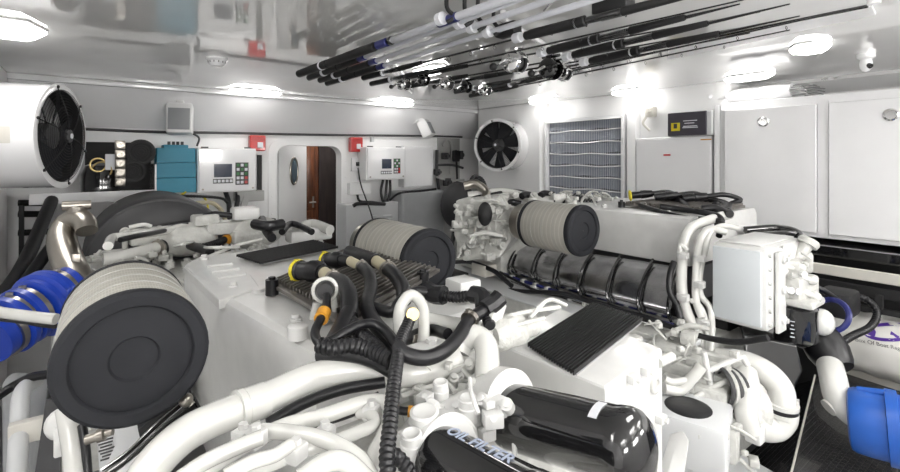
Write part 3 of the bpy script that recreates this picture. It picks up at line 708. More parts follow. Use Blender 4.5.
def ribmat(a, b, c, d, n, parent, name='rubber_mat', h=.006, flip=False):
    a, b, c, d = map(V, (a, b, c, d)); m = MB(); cc0 = (a+b+c+d)/4; m.poly([x.lerp(cc0, .03) for x in (a, b, c, d)], (0, 0, h*.5)); mb_ = m.build(name, 'mid_grey', parent); m = MB()
    for k in range(n):
        f = (k+.5)/n; p = a.lerp(b, f); q = d.lerp(c, f); w = (b-a)/n*.19
        e = (q-p).normalized()*.006
        m.poly([p-w-e+Z_*h*.6, p+w-e+Z_*h*.6, q+w+e+Z_*h*.6, q-w+e+Z_*h*.6], (0, 0, h*1.6))
    m.build('rubber_ribs' if parent.parent is None else 'rubber_ribs', 'black_matt', parent); return mb_
ribmat(P(262, 265, z=1.222), P(237, 257, z=1.222), P(312, 242, z=1.222), P(338, 249, z=1.222), 12, E1)
# finned aluminium plate
A, B, C_, D_ = P(270, 287, z=1.235), P(346, 330, z=1.235), P(440, 272, z=1.235), P(352, 250, z=1.235)
m = MB(); m.poly([A, B, C_, D_], (0, 0, .012))
ctr_ = (A+B+C_+D_)/4
for k in range(22):
    f = (k+.5)/22; a0 = A.lerp(B, f); a1 = D_.lerp(C_, f); w = (B-A).normalized()*.004
    m.poly([a0.lerp(a1, .04)-w+Z_*.012, a0.lerp(a1, .04)+w+Z_*.012, a0.lerp(a1, .96)+w+Z_*.012, a0.lerp(a1, .96)-w+Z_*.012], (0,0,.014))
part('finned_plate', 'alu', m, E1, bevel=.002)
for (u, v) in ((272, 285), (345, 327), (423, 277)):
    q = P(u, v, z=1.25); m = MB(); m.cyl(q-Z_*.03, q+Z_*.018, .020, n=18); m.cyl(q+Z_*.018, q+Z_*.026, .011, n=6); part('rubber_mount', 'black_rubber', m, E1)
def raised(pts, off=.0): return [P(u, v, d) for u, v, d in pts]
# three injector cable plugs
def plug(cap, mid, tan0, tan1, rest, r):
    a, b, c, d = [P(*q) for q in (cap, mid, tan0, tan1)]
    ax = (b-a).normalized(); m = MB()
    m.lathe(a, ax, [(0, .001), (0, r*.8), (.006, r*1.02), (.02, r*1.02), (.022, r*.9), ((b-a).length*.6, r*.95), ((b-a).length*.6, r*1.1), ((b-a).length*.8, r*1.1), ((b-a).length, r*.9)], 22)
    e = m.build('cable_plug', 'black_rubber', E1)
    a1, b1 = frame_for(ax); m = MB(); m.torus(a+ax*.004, ax, r*.80, r*.34, n=20, m=8); m.box(a+Z_*r*.9, (.012, .02, .012)); m.box(a-Z_*r*.6-X_*.01, (.02, .012, .02)); m.build('plug_cap', 'yellow', e)
    m = MB(); m.cyl(c, d, r*.62); m.build('sleeve', 'tan', e)
    m = MB(); m.tube([b, c], r*.75, smooth=0); m.build('neck', 'black_matt', e)
    hose(E1, [d]+[P(*q) for q in rest], r*.74, ribs=0, n=14)
    clamp(e, d, P(*rest[0]), r*.78, w=.008)
plug((297, 270, 1.46), (322, 272, 1.40), (324, 273, 1.39), (333, 279, 1.33), [(343, 284, 1.27), (349, 296, 1.20), (349, 318, 1.12)], .030)
plug((325, 260, 1.60), (342, 260, 1.55), (350, 261, 1.52), (362, 267, 1.45), [(369, 274, 1.38), (371, 288, 1.30), (367, 306, 1.20), (374, 322, 1.13), (388, 338, 1.05), (398, 352, .99)], .025)
hose(E1, PP((349, 252, 1.72), (362, 256, 1.66), (376, 261, 1.58)), 0.0246)
m = MB(); m.cyl(P(376, 261, 1.58), P(386, 268, 1.5), .019); part('sleeve', 'tan', m, E1)
hose(E1, PP((386, 268, 1.5), (395, 275, 1.43), (403, 288, 1.35), (404, 300, 1.28)), 0.0213)
clamp(E1, P(388, 270, 1.49), P(395, 276, 1.43), .027)
# ring bracket and small looped hose
m = MB(); q = P(325, 290, 1.22); n_ = (V((0,0,CZ))-q); n_.z *= .3; n_.normalize(); m.torus(q, n_, .029, .006, n=28, m=8); m.tube([q-Z_*.030+X_*-.02, q-Z_*.07+X_*-.03], .012, smooth=0); m.tube([q+X_*.02, q-Z_*.07+X_*.03], .009, smooth=0); part('ring_bracket', 'pipe_white', m, E1)
m = MB(); m.lathe(q+n_*.02, -n_, [(0, .001), (0, .020), (.015, .026), (.06, .026)], 20); part('cable_plug', 'black_rubber', m, E1)
hose(E1, PP((327, 296, 1.19), (326, 306, 1.15), (321, 318, 1.10), (315, 332, 1.05), (319, 342, 1.01), (330, 341, 1.0), (345, 332, 1.02), (360, 325, 1.04), (374, 324, 1.04), (386, 332, 1.02), (396, 346, .98)), 0.0103)
m = MB(); m.cyl(P(324, 312, 1.13), P(321, 319, 1.10), .017); part('cable_band', 'orange', m, E1)
hose(E1, PP((318, 345, .99), (334, 348, .98), (352, 346, .98), (370, 350, .97), (392, 360, .93)), 0.0180, ribs=.012)
hose(E1, PP((349, 312, 1.13), (340, 330, 1.06), (332, 345, 1.0)), 0.0197)
hose(E1, PP((347, 318, 1.12), (362, 335, 1.05), (378, 350, .99), (394, 366, .93)), 0.0180, ribs=.010)
hose(E1, PP((318, 355, .99), (345, 354, .98), (372, 360, .97), (394, 372, .93)), 0.0148)
# black sweep of hoses right of the plate
hose(E1, PP((372, 307, 1.22), (392, 312, 1.18), (400, 302, 1.2), (415, 292, 1.25), (428, 292, 1.26)), 0.0148)
hose(E1, PP((404, 296, 1.30), (420, 292, 1.30), (436, 294, 1.26), (455, 297, 1.22), (472, 296, 1.19), (482, 300, 1.17), (486, 312, 1.13), (490, 326, 1.08)), 0.0148, ribs=.010)
m = MB(); m.tube(PP((426, 289, 1.28), (434, 294, 1.26), (444, 295, 1.24)), .025); part('hose_elbow', 'black_rubber', m, E1)
m = MB(); m.tube(PP((472, 294, 1.19), (482, 297, 1.17), (484, 308, 1.14)), .022); part('hose_elbow', 'black_rubber', m, E1)
hose(E1, PP((497, 299, 1.14), (490, 307, 1.12), (478, 314, 1.10), (468, 322, 1.07), (458, 337, 1.02), (444, 351, .97), (425, 358, .94), (405, 354, .93), (396, 345, .94)), 0.0152, n=14)
m = MB(); m.tube(PP((500, 297, 1.14), (494, 303, 1.13), (484, 310, 1.11)), .022); part('hose_elbow', 'black_rubber', m, E1)
clamp(E1, P(470, 319, 1.08), P(463, 328, 1.05), .0195)
hose(E1, PP((398, 345, 1.0), (410, 338, 1.06), (430, 330, 1.1), (448, 334, 1.04)), 0.0131)
# white upside-down U pipe
hose(E1, PP((401, 350, 1.03), (399, 330, 1.07), (400, 308, 1.11), (411, 295, 1.13), (422, 305, 1.12), (424, 325, 1.08), (423, 346, 1.03)), .0135, 'pipe_white', 'u_pipe', n=14)
m = MB(); q = P(411, 313, 1.06); m.lathe(q, (-.45,-1,.25), [(0, .001), (0, .010), (.012, .010), (.014, .014), (.03, .014)], 16); part('hose_cap', 'brass', m, E1)
hose(E1, PP((411, 316, 1.05), (407, 326, 1.02), (401, 340, .97), (397, 362, .90), (393, 392, .83), (390, 425, .77), (387, 455, .73), (388, 474, .71)), 0.0135, ribs=.009, n=14)
hose(E1, PP((388, 452, .74), (396, 456, .74), (404, 464, .74), (412, 476, .74)), 0.0123, ribs=.009)
m = MB(); a = P(411, 333, 1.07); m.lathe(a-Z_*.06, Z_, [(0, .026), (.02, .026), (.022, .028), (.03, .028), (.032, .024), (.05, .024), (.06, .018)], 20); part('sensor', 'steel', m, E1)
m = MB(); a = P(424, 350, 1.0); m.box(a, (.10, .05, .02), bev=.004); m.cyl(a+X_*.02, a+X_*.02+Z_*.02, .012, n=6); part('pipe_flange', 'engine_white', m, E1)
# main white coolant pipe sweeping to the lower left
hose(E1, PP((140, 486, .71), (158, 459, .74), (186, 434, .78), (215, 419, .82), (243, 408, .86), (275, 394, .91), (310, 378, .96), (345, 370, .99), (375, 371, 1.0), (410, 373, 1.0), (440, 366, 1.02), (458, 358, 1.04)), .0285, 'pipe_white', 'coolant_pipe', n=20)
for q0, q1, w in (((237, 410, .85), (258, 402, .88), .052),): 
    p0 = P(*q0); p1 = P(*q1); ax = (p1-p0).normalized(); m = MB(); m.lathe(p0, ax, [(0, .028), (0, .034), (.012, .034), (.014, .032), (w, .032), (w, .028)], 24); m.box((p0+p1)/2+V((.0,-.02,-.03)), (.03,.02,.02)); part('pipe_coupling', 'pipe_white', m, E1)
hose(E1, PP((458, 352, 1.05), (462, 342, 1.06), (472, 336, 1.06), (482, 340, 1.05), (487, 352, 1.02), (487, 380, .97)), .026, 'pipe_white', 'coolant_elbow', n=18)
hose(E1, PP((400, 378, 1.02), (425, 376, 1.04), (445, 372, 1.06), (470, 350, 1.10)), .024, 'cast_white', 'coolant_pipe', n=16)
hose(E1, PP((426, 320, 1.20), (440, 323, 1.2), (458, 326, 1.2), (480, 330, 1.2)), .021, 'pipe_white', 'coolant_pipe', n=16)
hose(E1, PP((195, 480, .70), (218, 461, .73), (252, 441, .77), (288, 425, .81), (320, 417, .84), (352, 406, .86), (372, 401, .87), (387, 404, .86), (390, 418, .83), (383, 438, .80), (374, 456, .77), (372, 480, .75)), .0135, 'pipe_white', 'fuel_pipe', n=14)
hose(E1, PP((262, 431, .79), (285, 432, .78), (320, 438, .76), (345, 449, .74), (362, 462, .73), (374, 482, .71)), .0125, 'pipe_white', 'fuel_pipe', n=14)
hose(E1, PP((178, 480, .68), (205, 462, .70), (235, 448, .72), (262, 437, .74)), .0115, 'pipe_white', 'fuel_pipe', n=12)
hose(E1, PP((240, 478, .69), (275, 462, .72), (305, 450, .75), (335, 441, .78), (358, 432, .80), (374, 424, .82), (371, 414, .84), (360, 413, .86)), .011, 'pipe_white', 'fuel_pipe', n=12)
hose(E1, PP((225, 476, .66), (252, 462, .68), (275, 455, .70), (292, 444, .72)), .010, 'pipe_white', 'fuel_pipe', n=12)
hose(E1, PP((300, 480, .66), (325, 463, .68), (345, 462, .69), (368, 482, .67)), .014, 'pipe_white', 'fuel_pipe', n=12)
for (u, v, d) in ((256, 438, .76), (296, 452, .73), (243, 436, .79), (372, 412, .85), (325, 434, .80)):
    m = MB(); q = P(u, v, d); m.box(q, (.030, .026, .026), R=Matrix.Rotation(.5, 3, 'Z'), bev=.004); m.cyl(q, q+Z_*.022, .008, n=6); part('pipe_clip', 'engine_white', m, E1)
hose(E1, PP((268, 424, .86), (300, 405, .90), (340, 390, .94), (385, 382, .96)), .011, 'black_rubber', 'hose')
hose(E1, PP((270, 434, .86), (310, 424, .88), (350, 412, .90), (380, 396, .92)), .010, 'black_rubber', 'hose')
hose(E1, PP((300, 388, 1.02), (330, 370, 1.05), (352, 358, 1.06), (366, 355, 1.05)), .006, 'pipe_white', 'fuel_line')
for pts in (((398, 392, .98), (415, 384, 1.0), (436, 377, 1.02), (448, 368, 1.03), (456, 362, 1.03), (465, 372, 1.01), (476, 387, .98)), ((402, 396, .96), (425, 388, .97), (446, 384, .98), (455, 392, .96)), ((405, 372, 1.03), (430, 362, 1.05), (452, 362, 1.05)), ((498, 331, 1.12), (520, 324, 1.13), (545, 318, 1.14)), ((494, 322, 1.14), (516, 314, 1.16), (545, 309, 1.18), (560, 307, 1.2)), ((530, 318, 1.15), (548, 300, 1.2), (566, 305, 1.25))):
    hose(E1, PP(*pts), .0055, 'pipe_white', 'fuel_line', n=8)
# castings under the pipes
part('lower_casting', 'cast_white', MB().bb(.12, .60, .45, 1.0, .55, .96, bev=.02), E1)
part('lower_casting', 'cast_white', MB().bb(.42, .98, .60, 1.05, .75, 1.03, bev=.02), E1)
random.seed(3)
def knobs(parent, n, box, rr, m_='cast_white', name='casting_boss', seed=1, up=Z_):
    rnd = random.Random(seed); x0, x1, y0, y1, z0, z1 = box
    for k in range(n):
        q = V((rnd.uniform(x0, x1), rnd.uniform(y0, y1), rnd.uniform(z0, z1))); m = MB(); s = rnd.uniform(*rr); c = rnd.random()
        if c < .4: m.lathe(q-up*s, up, [(0, s), (s*1.2, s), (s*1.25, s*.6), (s*1.8, s*.6), (s*1.85, s*.35)], 14)
        elif c < .7: m.box(q, (s*2.2, s*1.6, s*1.4), R=Matrix.Rotation(rnd.uniform(-.6, .6), 3, 'Z'), bev=s*.2); m.cyl(q, q+up*s*1.1, s*.45, n=6)
        else:
            e = V((rnd.uniform(-1, 1), rnd.uniform(-1, 1), .25)).normalized()*s*3; m.tube([q-e, q+Z_*s, q+e], s*.38, n=8)
        m.build(name, m_, parent)
def knobs_px(parent, n, box, rr, m_='cast_white', name='casting_boss', seed=1):
    rnd = random.Random(seed); u0, u1, v0, v1, d0, d1 = box
    for k in range(n):
        q = P(rnd.uniform(u0, u1), rnd.uniform(v0, v1), rnd.uniform(d0, d1)); s = rnd.uniform(*rr); c = rnd.random(); m = MB(); ax = (V((0, 0, CZ))-q); ax = (ax.normalized()+V((rnd.uniform(-.5, .5), rnd.uniform(-.5, .5), rnd.uniform(-.2, .7)))).normalized()
        if c < .35: m.lathe(q-ax*s*2, ax, [(0, s), (s*2.2, s), (s*2.25, s*.6), (s*2.8, s*.6), (s*2.85, s*.35)], 12)
        elif c < .65: m.box(q, (s*2.2, s*1.8, s*1.6), R=Matrix.Rotation(rnd.uniform(-.6, .6), 3, 'Z'), bev=s*.2); m.cyl(q, q+ax*s*1.3, s*.4, n=6)
        else:
            e = V((rnd.uniform(-1, 1), rnd.uniform(-1, 1), rnd.uniform(-.6, .6))).normalized()*s*3; m.tube([q-e, q+ax*s, q+e], s*.32, n=7)
        m.build(name, m_, parent)
knobs(E1, 26, (.45, .92, .68, 1.0, 1.02, 1.07), (.010, .022), seed=4)
knobs(E1, 16, (.18, .50, .55, .80, .94, 1.02), (.012, .022), seed=9)
# filter head with caps
m = MB()
m.tube(PP((402, 462, .80), (430, 440, .86), (460, 420, .92), (490, 405, .98), (512, 396, 1.02)), .046, n=20); part('filter_head', 'engine_white', m, E1)
for (q0, q1) in (((438, 455, .84), (455, 462, .80)), ((500, 406, .96), (512, 412, .92))):
    p0 = P(*q0); ax = V((0, -1, .2)).normalized(); m = MB(); m.lathe(p0+Y_*.05, ax, [(0, .055), (.05, .066), (.085, .067), (.09, .06)], 32); part('filter_mount', 'engine_white', m, E1)
knobs_px(E1, 26, (402, 515, 395, 440, .86, .93), (.008, .018), 'engine_white', 'head_boss', seed=90)
knobs_px(E1, 30, (402, 480, 362, 398, .96, 1.04), (.006, .014), seed=91)
for (u, v, d, r) in ((425, 418, .84, .026), (494, 386, .95, .026), (441, 388, .93, .015), (468, 404, .89, .018), (412, 440, .80, .018)):
    q = P(u, v, d); m = MB(); m.lathe(q-Z_*.03, V((-.1,-.1,1)), [(0, r*1.1), (.03, r*1.1), (.032, r), (.045, r), (.047, r*.8), (.044, r*.5)], 24); part('head_cap', 'engine_white', m, E1)
m = MB(); q = P(418, 412, .87); m.cyl(P(408, 411, .87), q, .010, n=14); part('cable_band', 'orange', m, E1)
hose(E1, PP((398, 410, .87), (408, 411, .87), (425, 406, .88), (436, 404, .89)), 0.0074)
# the two black canister filters
def canister(u0, v0, d0, u1, v1, d1, R):
    a = P(u0, v0, d0); b = P(u1, v1, d1); ax = (b-a).normalized(); L = (b-a).length; m = MB()
    m.lathe(a, ax, [(-.004, R*.9), (0, R), (.01, R*1.015), (.014, R), (L-.05, R), (L-.046, R*1.02), (L-.03, R*1.02), (L-.02, R*.97), (L-.008, R*.8), (L, R*.45), (L+.002, .001)], 56)
    return m.build('oil_filter', 'black_gloss', E1), a, ax, R
f1, a1, ax1, R1 = canister(510, 415, .94, 650, 453, .735, .060)
f2, a2, ax2, R2 = canister(440, 462, .80, 560, 530, .62, .056)
a_, b_ = frame_for(ax1)
m = MB(); rg = []
for k in range(9):
    t = .75+.75*k/8; d = Z_*0 
    nrm_ = (Z_-ax1*ax1.z).normalized(); side = ax1.cross(nrm_)
    if side.dot(RX) < 0: side = -side
    dirv = nrm_*math.cos(t-.85)+(-side)*math.sin(t-.85)*.9; dirv.normalize()
    p = a1+ax1*.205+dirv*R1*1.004; rg.append([p, p+ax1*.016, p+ax1*.016+dirv*.0008, p+dirv*.0008])
m.rings(rg); m.build('label_strip', 'text_white', f1)
nrm_ = (Z_-ax2*ax2.z).normalized(); side = ax2.cross(nrm_)
if side.dot(FW) > 0: side = -side
up2 = -side      # letters' tops point away from the viewer
th = .0; o_ = a2+ax2*.02+nrm_*(R2+.0006)
text('OIL FILTER', o_-up2*.002, ax2, up2, .030, 'text_blue', f2, 'printed_name')
# intercooler box with ribbed mat
zt = 1.135
b0, b1, b2, b3 = P(495, 343, z=zt), P(605, 388, z=zt), P(662, 348, z=zt), P(560, 308, z=zt)
m = MB(); rg = []
cc_ = (b0+b1+b2+b3)/4
for z, k in ((.70, 1.0), (zt-.015, 1.0), (zt-.004, .992), (zt, .97)): rg.append([V(((p.x-cc_.x)*k+cc_.x, (p.y-cc_.y)*k+cc_.y, z)) for p in (b0, b1, b2, b3)])
m.rings(rg); cool = part('intercooler', 'engine_white', m, E1, sharp=25)
ribmat(P(576, 377, z=zt), P(528, 347, z=zt), P(592, 306, z=zt), P(643, 323, z=zt), 19, cool, h=.007)
fd = (b2-b1).normalized(); fn = V((fd.y, -fd.x, 0)); ln = (b2-b1).length
for f, z in ((.22, 1.04), (.82, 1.055)):
    q = b1+fd*ln*f; q.z = z; m = MB(); m.lathe(q, fn, [(0, .022), (.008, .022), (.010, .019), (.010, .016), (.005, .014), (.005, .001)], 24, cap=False); m.build('core_plug', 'pipe_white', cool)
for f, z in ((.38, 1.12), (.62, 1.115), (.90, .96), (.1, .90), (.5, .92)):
    q = b1+fd*ln*f; q.z = z; m = MB(); m.box(q+fn*.006, (.03, .03, .022), bev=.004); m.bolt(q+fn*.02, fn, .008, .008); m.build('lug', 'engine_white', cool)
q = b2.copy(); q.z = 1.10; m = MB(); m.cyl(q+V((-.02,.0,0)), q+V((.05,.0,0)), .013); m.build('stub', 'pipe_white', cool)
# gear right of the cover, behind the box
knobs(E1, 14, (.92, 1.12, 1.05, 1.45, 1.06, 1.14), (.014, .028), seed=21)
part('side_gallery', 'engine_white', MB().bb(.93, 1.18, 1.0, 2.3, .9, 1.06, bev=.012), E1)
q = P(463, 288, 1.42); part('relay_box', 'engine_white', MB().box(q, (.08, .08, .06), bev=.008), E1)
q = P(512, 330, 1.16); part('pump_body', 'cast_white', MB().lathe(q+X_*-.07, X_, [(0, .03), (.02, .04), (.09, .04), (.10, .03), (.14, .03)], 24), E1)
m = MB(); m.box(P(493, 318, 1.12), (.05, .012, .08), R=Matrix.Rotation(.5, 3, 'Y'), bev=.003); m.cyl(P(492, 316, 1.1)-Y_*.01, P(492, 316, 1.1), .010, n=14); part('bracket', 'pipe_white', m, E1)
# far end of the port engine: turbo housings, brackets, hoses
def far(u, v, z=1.2):
    q = P(u, v, z=z)
    return q if q.y < 2.85 else P(u, v, Y=2.85+.02*(z-1.2))
m = MB(); m.tube([far(103, 259), far(125, 256), far(160, 247)], .030, n=20); part('charge_pipe', 'pipe_white', m, E1)
m = MB(); a = far(158, 248); b = far(172, 244); m.cyl(a, b, .038, n=24); part('hose_coupling', 'black_rubber', m, E1)
clamp(E1, a, b, .038, w=.014)
m = MB(); m.tube([far(108, 246, 1.3), far(112, 238, 1.3), far(125, 236, 1.3), far(160, 232, 1.28), far(185, 226, 1.25), far(215, 224, 1.25)], .018, n=12); part('coolant_pipe', 'pipe_white', m, E1)
hose(E1, [far(173, 240), far(180, 234), far(192, 230), far(203, 234), far(206, 240), far(195, 243), far(182, 243)], .016)
hose(E1, [far(182, 244), far(200, 247), far(214, 244), far(228, 238)], .020, ribs=.015)
hose(E1, [far(183, 243), far(210, 252)], .022)
m = MB(); m.cyl(far(226, 240), far(231, 236), .028); part('cable_band', 'orange', m, E1)
for (u, v, w_, dd, h, nm) in ((98, 262, .22, .16, .10, 'turbo_bracket'), (115, 254, .2, .14, .12, 'turbo_bracket'), (148, 230, .26, .14, .10, 'valve_housing'), (165, 226, .12, .12, .08, 'valve_housing'), (125, 234, .04, .05, .13, 'lifting_eye'), (190, 236, .26, .20, .08, 'valve_housing'), (222, 222, .3, .2, .08, 'valve_housing'), (240, 230, .2, .3, .09, 'valve_housing'), (205, 214, .2, .15, .07, 'valve_housing')):
    q = far(u, v, 1.17); part(nm, 'cast_white', MB().box(q-Z_*.03, (w_*.62, dd*.7, h*.8), R=Matrix.Rotation(.1, 3, 'Z'), bev=.012), E1)
m = MB(); q = far(125, 232, 1.25); m.torus(q, Y_, .018, .006, n=16, m=6); part('lifting_eye', 'cast_white', m, E1)
part('turbo_volute', 'cast_white', MB().sphere(far(186, 240, 1.10), .12, (1.3, 1, .7), n=24, m=12), E1)
part('turbo_volute', 'cast_white', MB().sphere(far(255, 232, 1.16), .13, (1.2, 1, .7), n=24, m=12), E1)
part('rear_gallery', 'cast_white', MB().bb(-.15, 1.0, 2.35, 2.95, .5, 1.10, bev=.03), E1)
part('rear_casting', 'cast_white', MB().bb(-.12, .27, 1.95, 2.35, .6, .98, bev=.03), E1)
knobs(E1, 110, (-.12, .75, 2.36, 2.95, 1.10, 1.19), (.008, .024), seed=31)
for k in range(9):
    r_ = random.Random(k+80); u = r_.uniform(110, 240); v = r_.uniform(222, 250); hose(E1, [far(u, v, 1.22), far(u+r_.uniform(8, 16), v-r_.uniform(0, 5), 1.24), far(u+r_.uniform(18, 34), v-r_.uniform(-3, 8), 1.22)], r_.uniform(.006, .014), ('pipe_white', 'pipe_white', 'black_rubber')[k % 3], 'fuel_line' if k % 3 < 2 else 'hose')
knobs(E1, 24, (-.05, .22, 1.95, 2.3, 1.0, 1.12), (.014, .034), seed=33)
hose(E1, [far(192, 262, 1.15), far(210, 256, 1.2), far(235, 246, 1.22), far(262, 239, 1.24)], .008, 'pipe_white', 'fuel_line')
hose(E1, [far(120, 240, 1.3), far(142, 235, 1.3), far(168, 230, 1.28)], .012)
hose(E1, [far(196, 220, 1.27), far(215, 214, 1.27), far(246, 218, 1.27), far(262, 220, 1.27), far(275, 221, 1.27)], .016)
hose(E1, [far(262, 219, 1.3), far(266, 230, 1.27), far(272, 238, 1.25)], .022)
m = MB(); m.tube([far(255, 224, 1.3), far(268, 226, 1.3), far(282, 224, 1.3)], .028); part('hose_elbow', 'black_rubber', m, E1)
hose(E1, [far(282, 232, 1.25), far(290, 224, 1.27), far(300, 226, 1.26), (far(312, 232, 1.24))], .018)
m = MB(); m.tube([far(296, 230, 1.23), far(312, 224, 1.25), far(330, 230, 1.23)], .03, n=14); part('coolant_pipe', 'pipe_white', m, E1)
for (u, v) in ((245, 213), (283, 229), (300, 236), (318, 233)):
    part('valve_housing', 'engine_white', MB().box(far(u, v, 1.20), (.14, .12, .07), bev=.015), E1)
# exhaust elbow and blue hose on the port side
m = MB(); m.tube(PP((82, 294, 1.86), (74, 276, 1.90), (66, 256, 1.96), (62, 238, 2.02), (67, 225, 2.06), (77, 219, 2.06), (85, 223, 2.04), (87, 231, 2.02)), [.062, .040], n=24); part('exhaust_elbow', 'steel', m, E1)
m = MB(); m.lathe(P(77, 216, 2.06), Z_, [(0, .035), (.03, .038), (.04, .038), (.05, .03)], 20); m.lathe(P(62, 206, 2.02), X_, [(0, .02), (.10, .02)], 12); part('exhaust_flange', 'steel', m, E1)
m = MB(); m.tube(PP((74, 248, 1.99), (78, 262, 1.93), (90, 278, 1.88)), .012); m.box(P(76, 262, 1.9), (.03,.02,.07), bev=.004); part('exhaust_bracket', 'steel', m, E1)
pl = PP((74, 289, 1.86), (56, 298, 1.80), (36, 309, 1.72), (12, 323, 1.64), (-14, 341, 1.55))
L = pl; m = MB(); c = catmull(L, 8); N_ = len(c); rgs = []
m.tube(c,     .086, smooth=0, n=32); 
bh = part('exhaust_hose', 'blue_hose', m, E1)
for i, rr in ((1, .096), (9, .108), (11, .124), (13, .124), (15, .110), (20, .106), (25, .106)):
    p = c[min(i, N_-2)]; ax = (c[min(i+1, N_-1)]-p).normalized(); m = MB(); m.lathe(p-ax*.02, ax, [(0, rr*.85), (.010, rr), (.03, rr), (.04, rr*.85)], 36); m.build('hose_hump', 'blue_hose', bh)
for i in (4, 6, 18, 22, 28): clamp(bh, c[min(i, N_-2)], c[min(i+1, N_-1)], .089, w=.022)
# left side below the filter
hose(E1, PP((-8, 311, 1.25), (20, 315, 1.22), (45, 318, 1.2), (56, 319, 1.2)), .014, 'pipe_white', 'cable_conduit')
hose(E1, PP((-8, 318, 1.27), (20, 321, 1.24), (45, 325, 1.22), (56, 326, 1.22)), 0.0066)
hose(E1, PP((66, 408, 1.10), (70, 430, 1.08), (74, 455, 1.05), (76, 485, 1.02)), .021, 'pipe_white', 'coolant_pipe', n=16)
m = MB(); q = P(60, 424, 1.1); m.sphere(q, .03, (1, .7, 1.2)); m.box(P(62, 440, 1.09), (.03,.02,.07), bev=.005); part('lever', 'engine_white', m, E1)
hose(E1, PP((82, 425, 1.08), (86, 450, 1.05), (88, 480, 1.03)), 0.0090)
m = MB(); m.lathe(P(86, 440, 1.0), V((.9,-.3,.2)), [(0, .010), (.02, .010), (.022, .014), (.034, .014), (.036, .008), (.05, .008)], 16); part('fitting', 'steel', m, E1)
m = MB(); m.poly(PP((96, 428, 1.1), (139, 424, 1.08), (150, 480, 1.0), (100, 480, 1.04)), (0,.02,0)); bd = part('data_board', 'panel_grey', m, E1)
m = MB()
for k in range(7): a = P(105+k*.6, 440+k*3, 1.055); m.box(a, (.030-.004*(k % 3), .002, .003))
m.build('data_lines', 'text_black', bd)
m = MB(); m.poly(PP((138, 430, 1.02), (190, 390, 1.05), (206, 421, 1.03), (170, 472, .96), (150, 478, .96)), (.0,.03,0)); part('guard_plate', 'black_matt', m, E1)
m = MB(); m.tube(PP((189, 389, 1.03), (206, 421, 1.0)), .004, smooth=0); part('guard_edge', 'black_gloss', m, E1)
hose(E1, PP((104, 474, .90), (130, 455, .93), (158, 428, .97), (188, 402, 1.0)), .010, 'black_gloss', 'gas_strut')
hose(E1, PP((101, 470, .90), (128, 451, .93), (156, 424, .97), (188, 399, 1.0)), .003, 'chrome', 'strut_rod')
m = MB(); m.sphere(P(186, 400, .99), .014); m.cyl(P(182, 395, 1.0), P(192, 405, 1.0), .007, n=12); part('strut_joint', 'steel', m, E1)
# things beside the port engine, lower left
t = thing('floor_duct', P(30, 440, z=.5), 'pale grey duct with a rounded end running along the lower left hull', 'duct')
m = MB(); m.poly([P(0, 385, 1.75), P(10, 372, 1.8), P(50, 374, 1.75), P(46, 400, 1.55), P(34, 484, 1.3), P(0, 484, 1.25)], (0,.25,-.1)); m.build('casing', 'panel_mid', t, bevel=.02)
m = MB(); m.tube([P(17, 485, 1.2), P(19, 430, 1.32), P(22, 392, 1.45), P(36, 380, 1.55)], .022, n=16); m.build('bead', 'panel_grey', t)
m = MB(); m.box(P(30, 430, 1.32), (.09,.03,.06), bev=.004); m.build('latch', 'tan_white', t)
cable('floor_hose', [P(-5, 398, 1.45), P(15, 385, 1.5), P(32, 377, 1.5), P(52, 374, 1.5)], .014, 'dark hose curving over the pale duct at lower left')
m = MB(); m.poly([P(33, 484, 1.15), P(46, 400, 1.22), P(60, 400, 1.22), P(60, 484, 1.15)], (0,.06,-.02)); tag(m.build('engine_rail', 'drum_grey'), 'dark brown grey engine rail standing beside the pale duct', 'rail')
# ================================================================ STARBOARD ENGINE
E2 = thing('marine_engine', (2.5, 1.5, 0), 'white right-hand marine engine with a single round air filter and dark foil side panels', 'engine')
air_filter(E2, P(585, 231, 2.35), .130, .365)
part('engine_block', 'cast_white', MB().bb(1.86, 3.0, .95, 2.75, .25, .86, bev=.02), E2)
part('engine_bed', 'panel_grey', MB().bb(1.58, 1.86, .8, 3.1, .0, .78, bev=.02), E2)
part('upper_block', 'dark_grey', MB().bb(2.42, 3.0, 1.15, 2.4, .93, 1.10), E2)
# white cover: side face towards the viewer
c0, c1, c2, c3 = P(560, 209, X=2.33), P(692, 218, X=2.33), P(690, 266, X=2.33), P(560, 250, X=2.33)
c1.y = c2.y; m = MB(); zt2 = c1.z
rg = []
for x, dz in ((2.33, -.01), (2.345, 0)): pass
prof = [(2.33, 1.115), (2.33, zt2-.03), (2.338, zt2-.008), (2.36, zt2), (3.10, zt2), (3.13, zt2-.03), (3.13, 1.115)]
m.poly([V((x, c2.y, z)) for x, z in prof], (0, 2.35-c2.y, 0)); part('top_cover', 'engine_white', m, E2, bevel=.004, sharp=25)
Zt = zt2
m = MB()
for (x, y) in ((2.42, 1.3), (2.42, 1.7), (2.42, 2.1), (2.9, 1.3)): m.lathe((x, y, Zt), Z_, [(0, .016), (.01, .016), (.012, .011), (.02, .011)], 12)
part('cover_bolts', 'engine_white', m, E2)
ribmat(P(598, 203, z=Zt+.001), P(566, 201.5, z=Zt+.001), P(574, 194.5, z=Zt+.001), P(606, 196.5, z=Zt+.001), 10, E2)
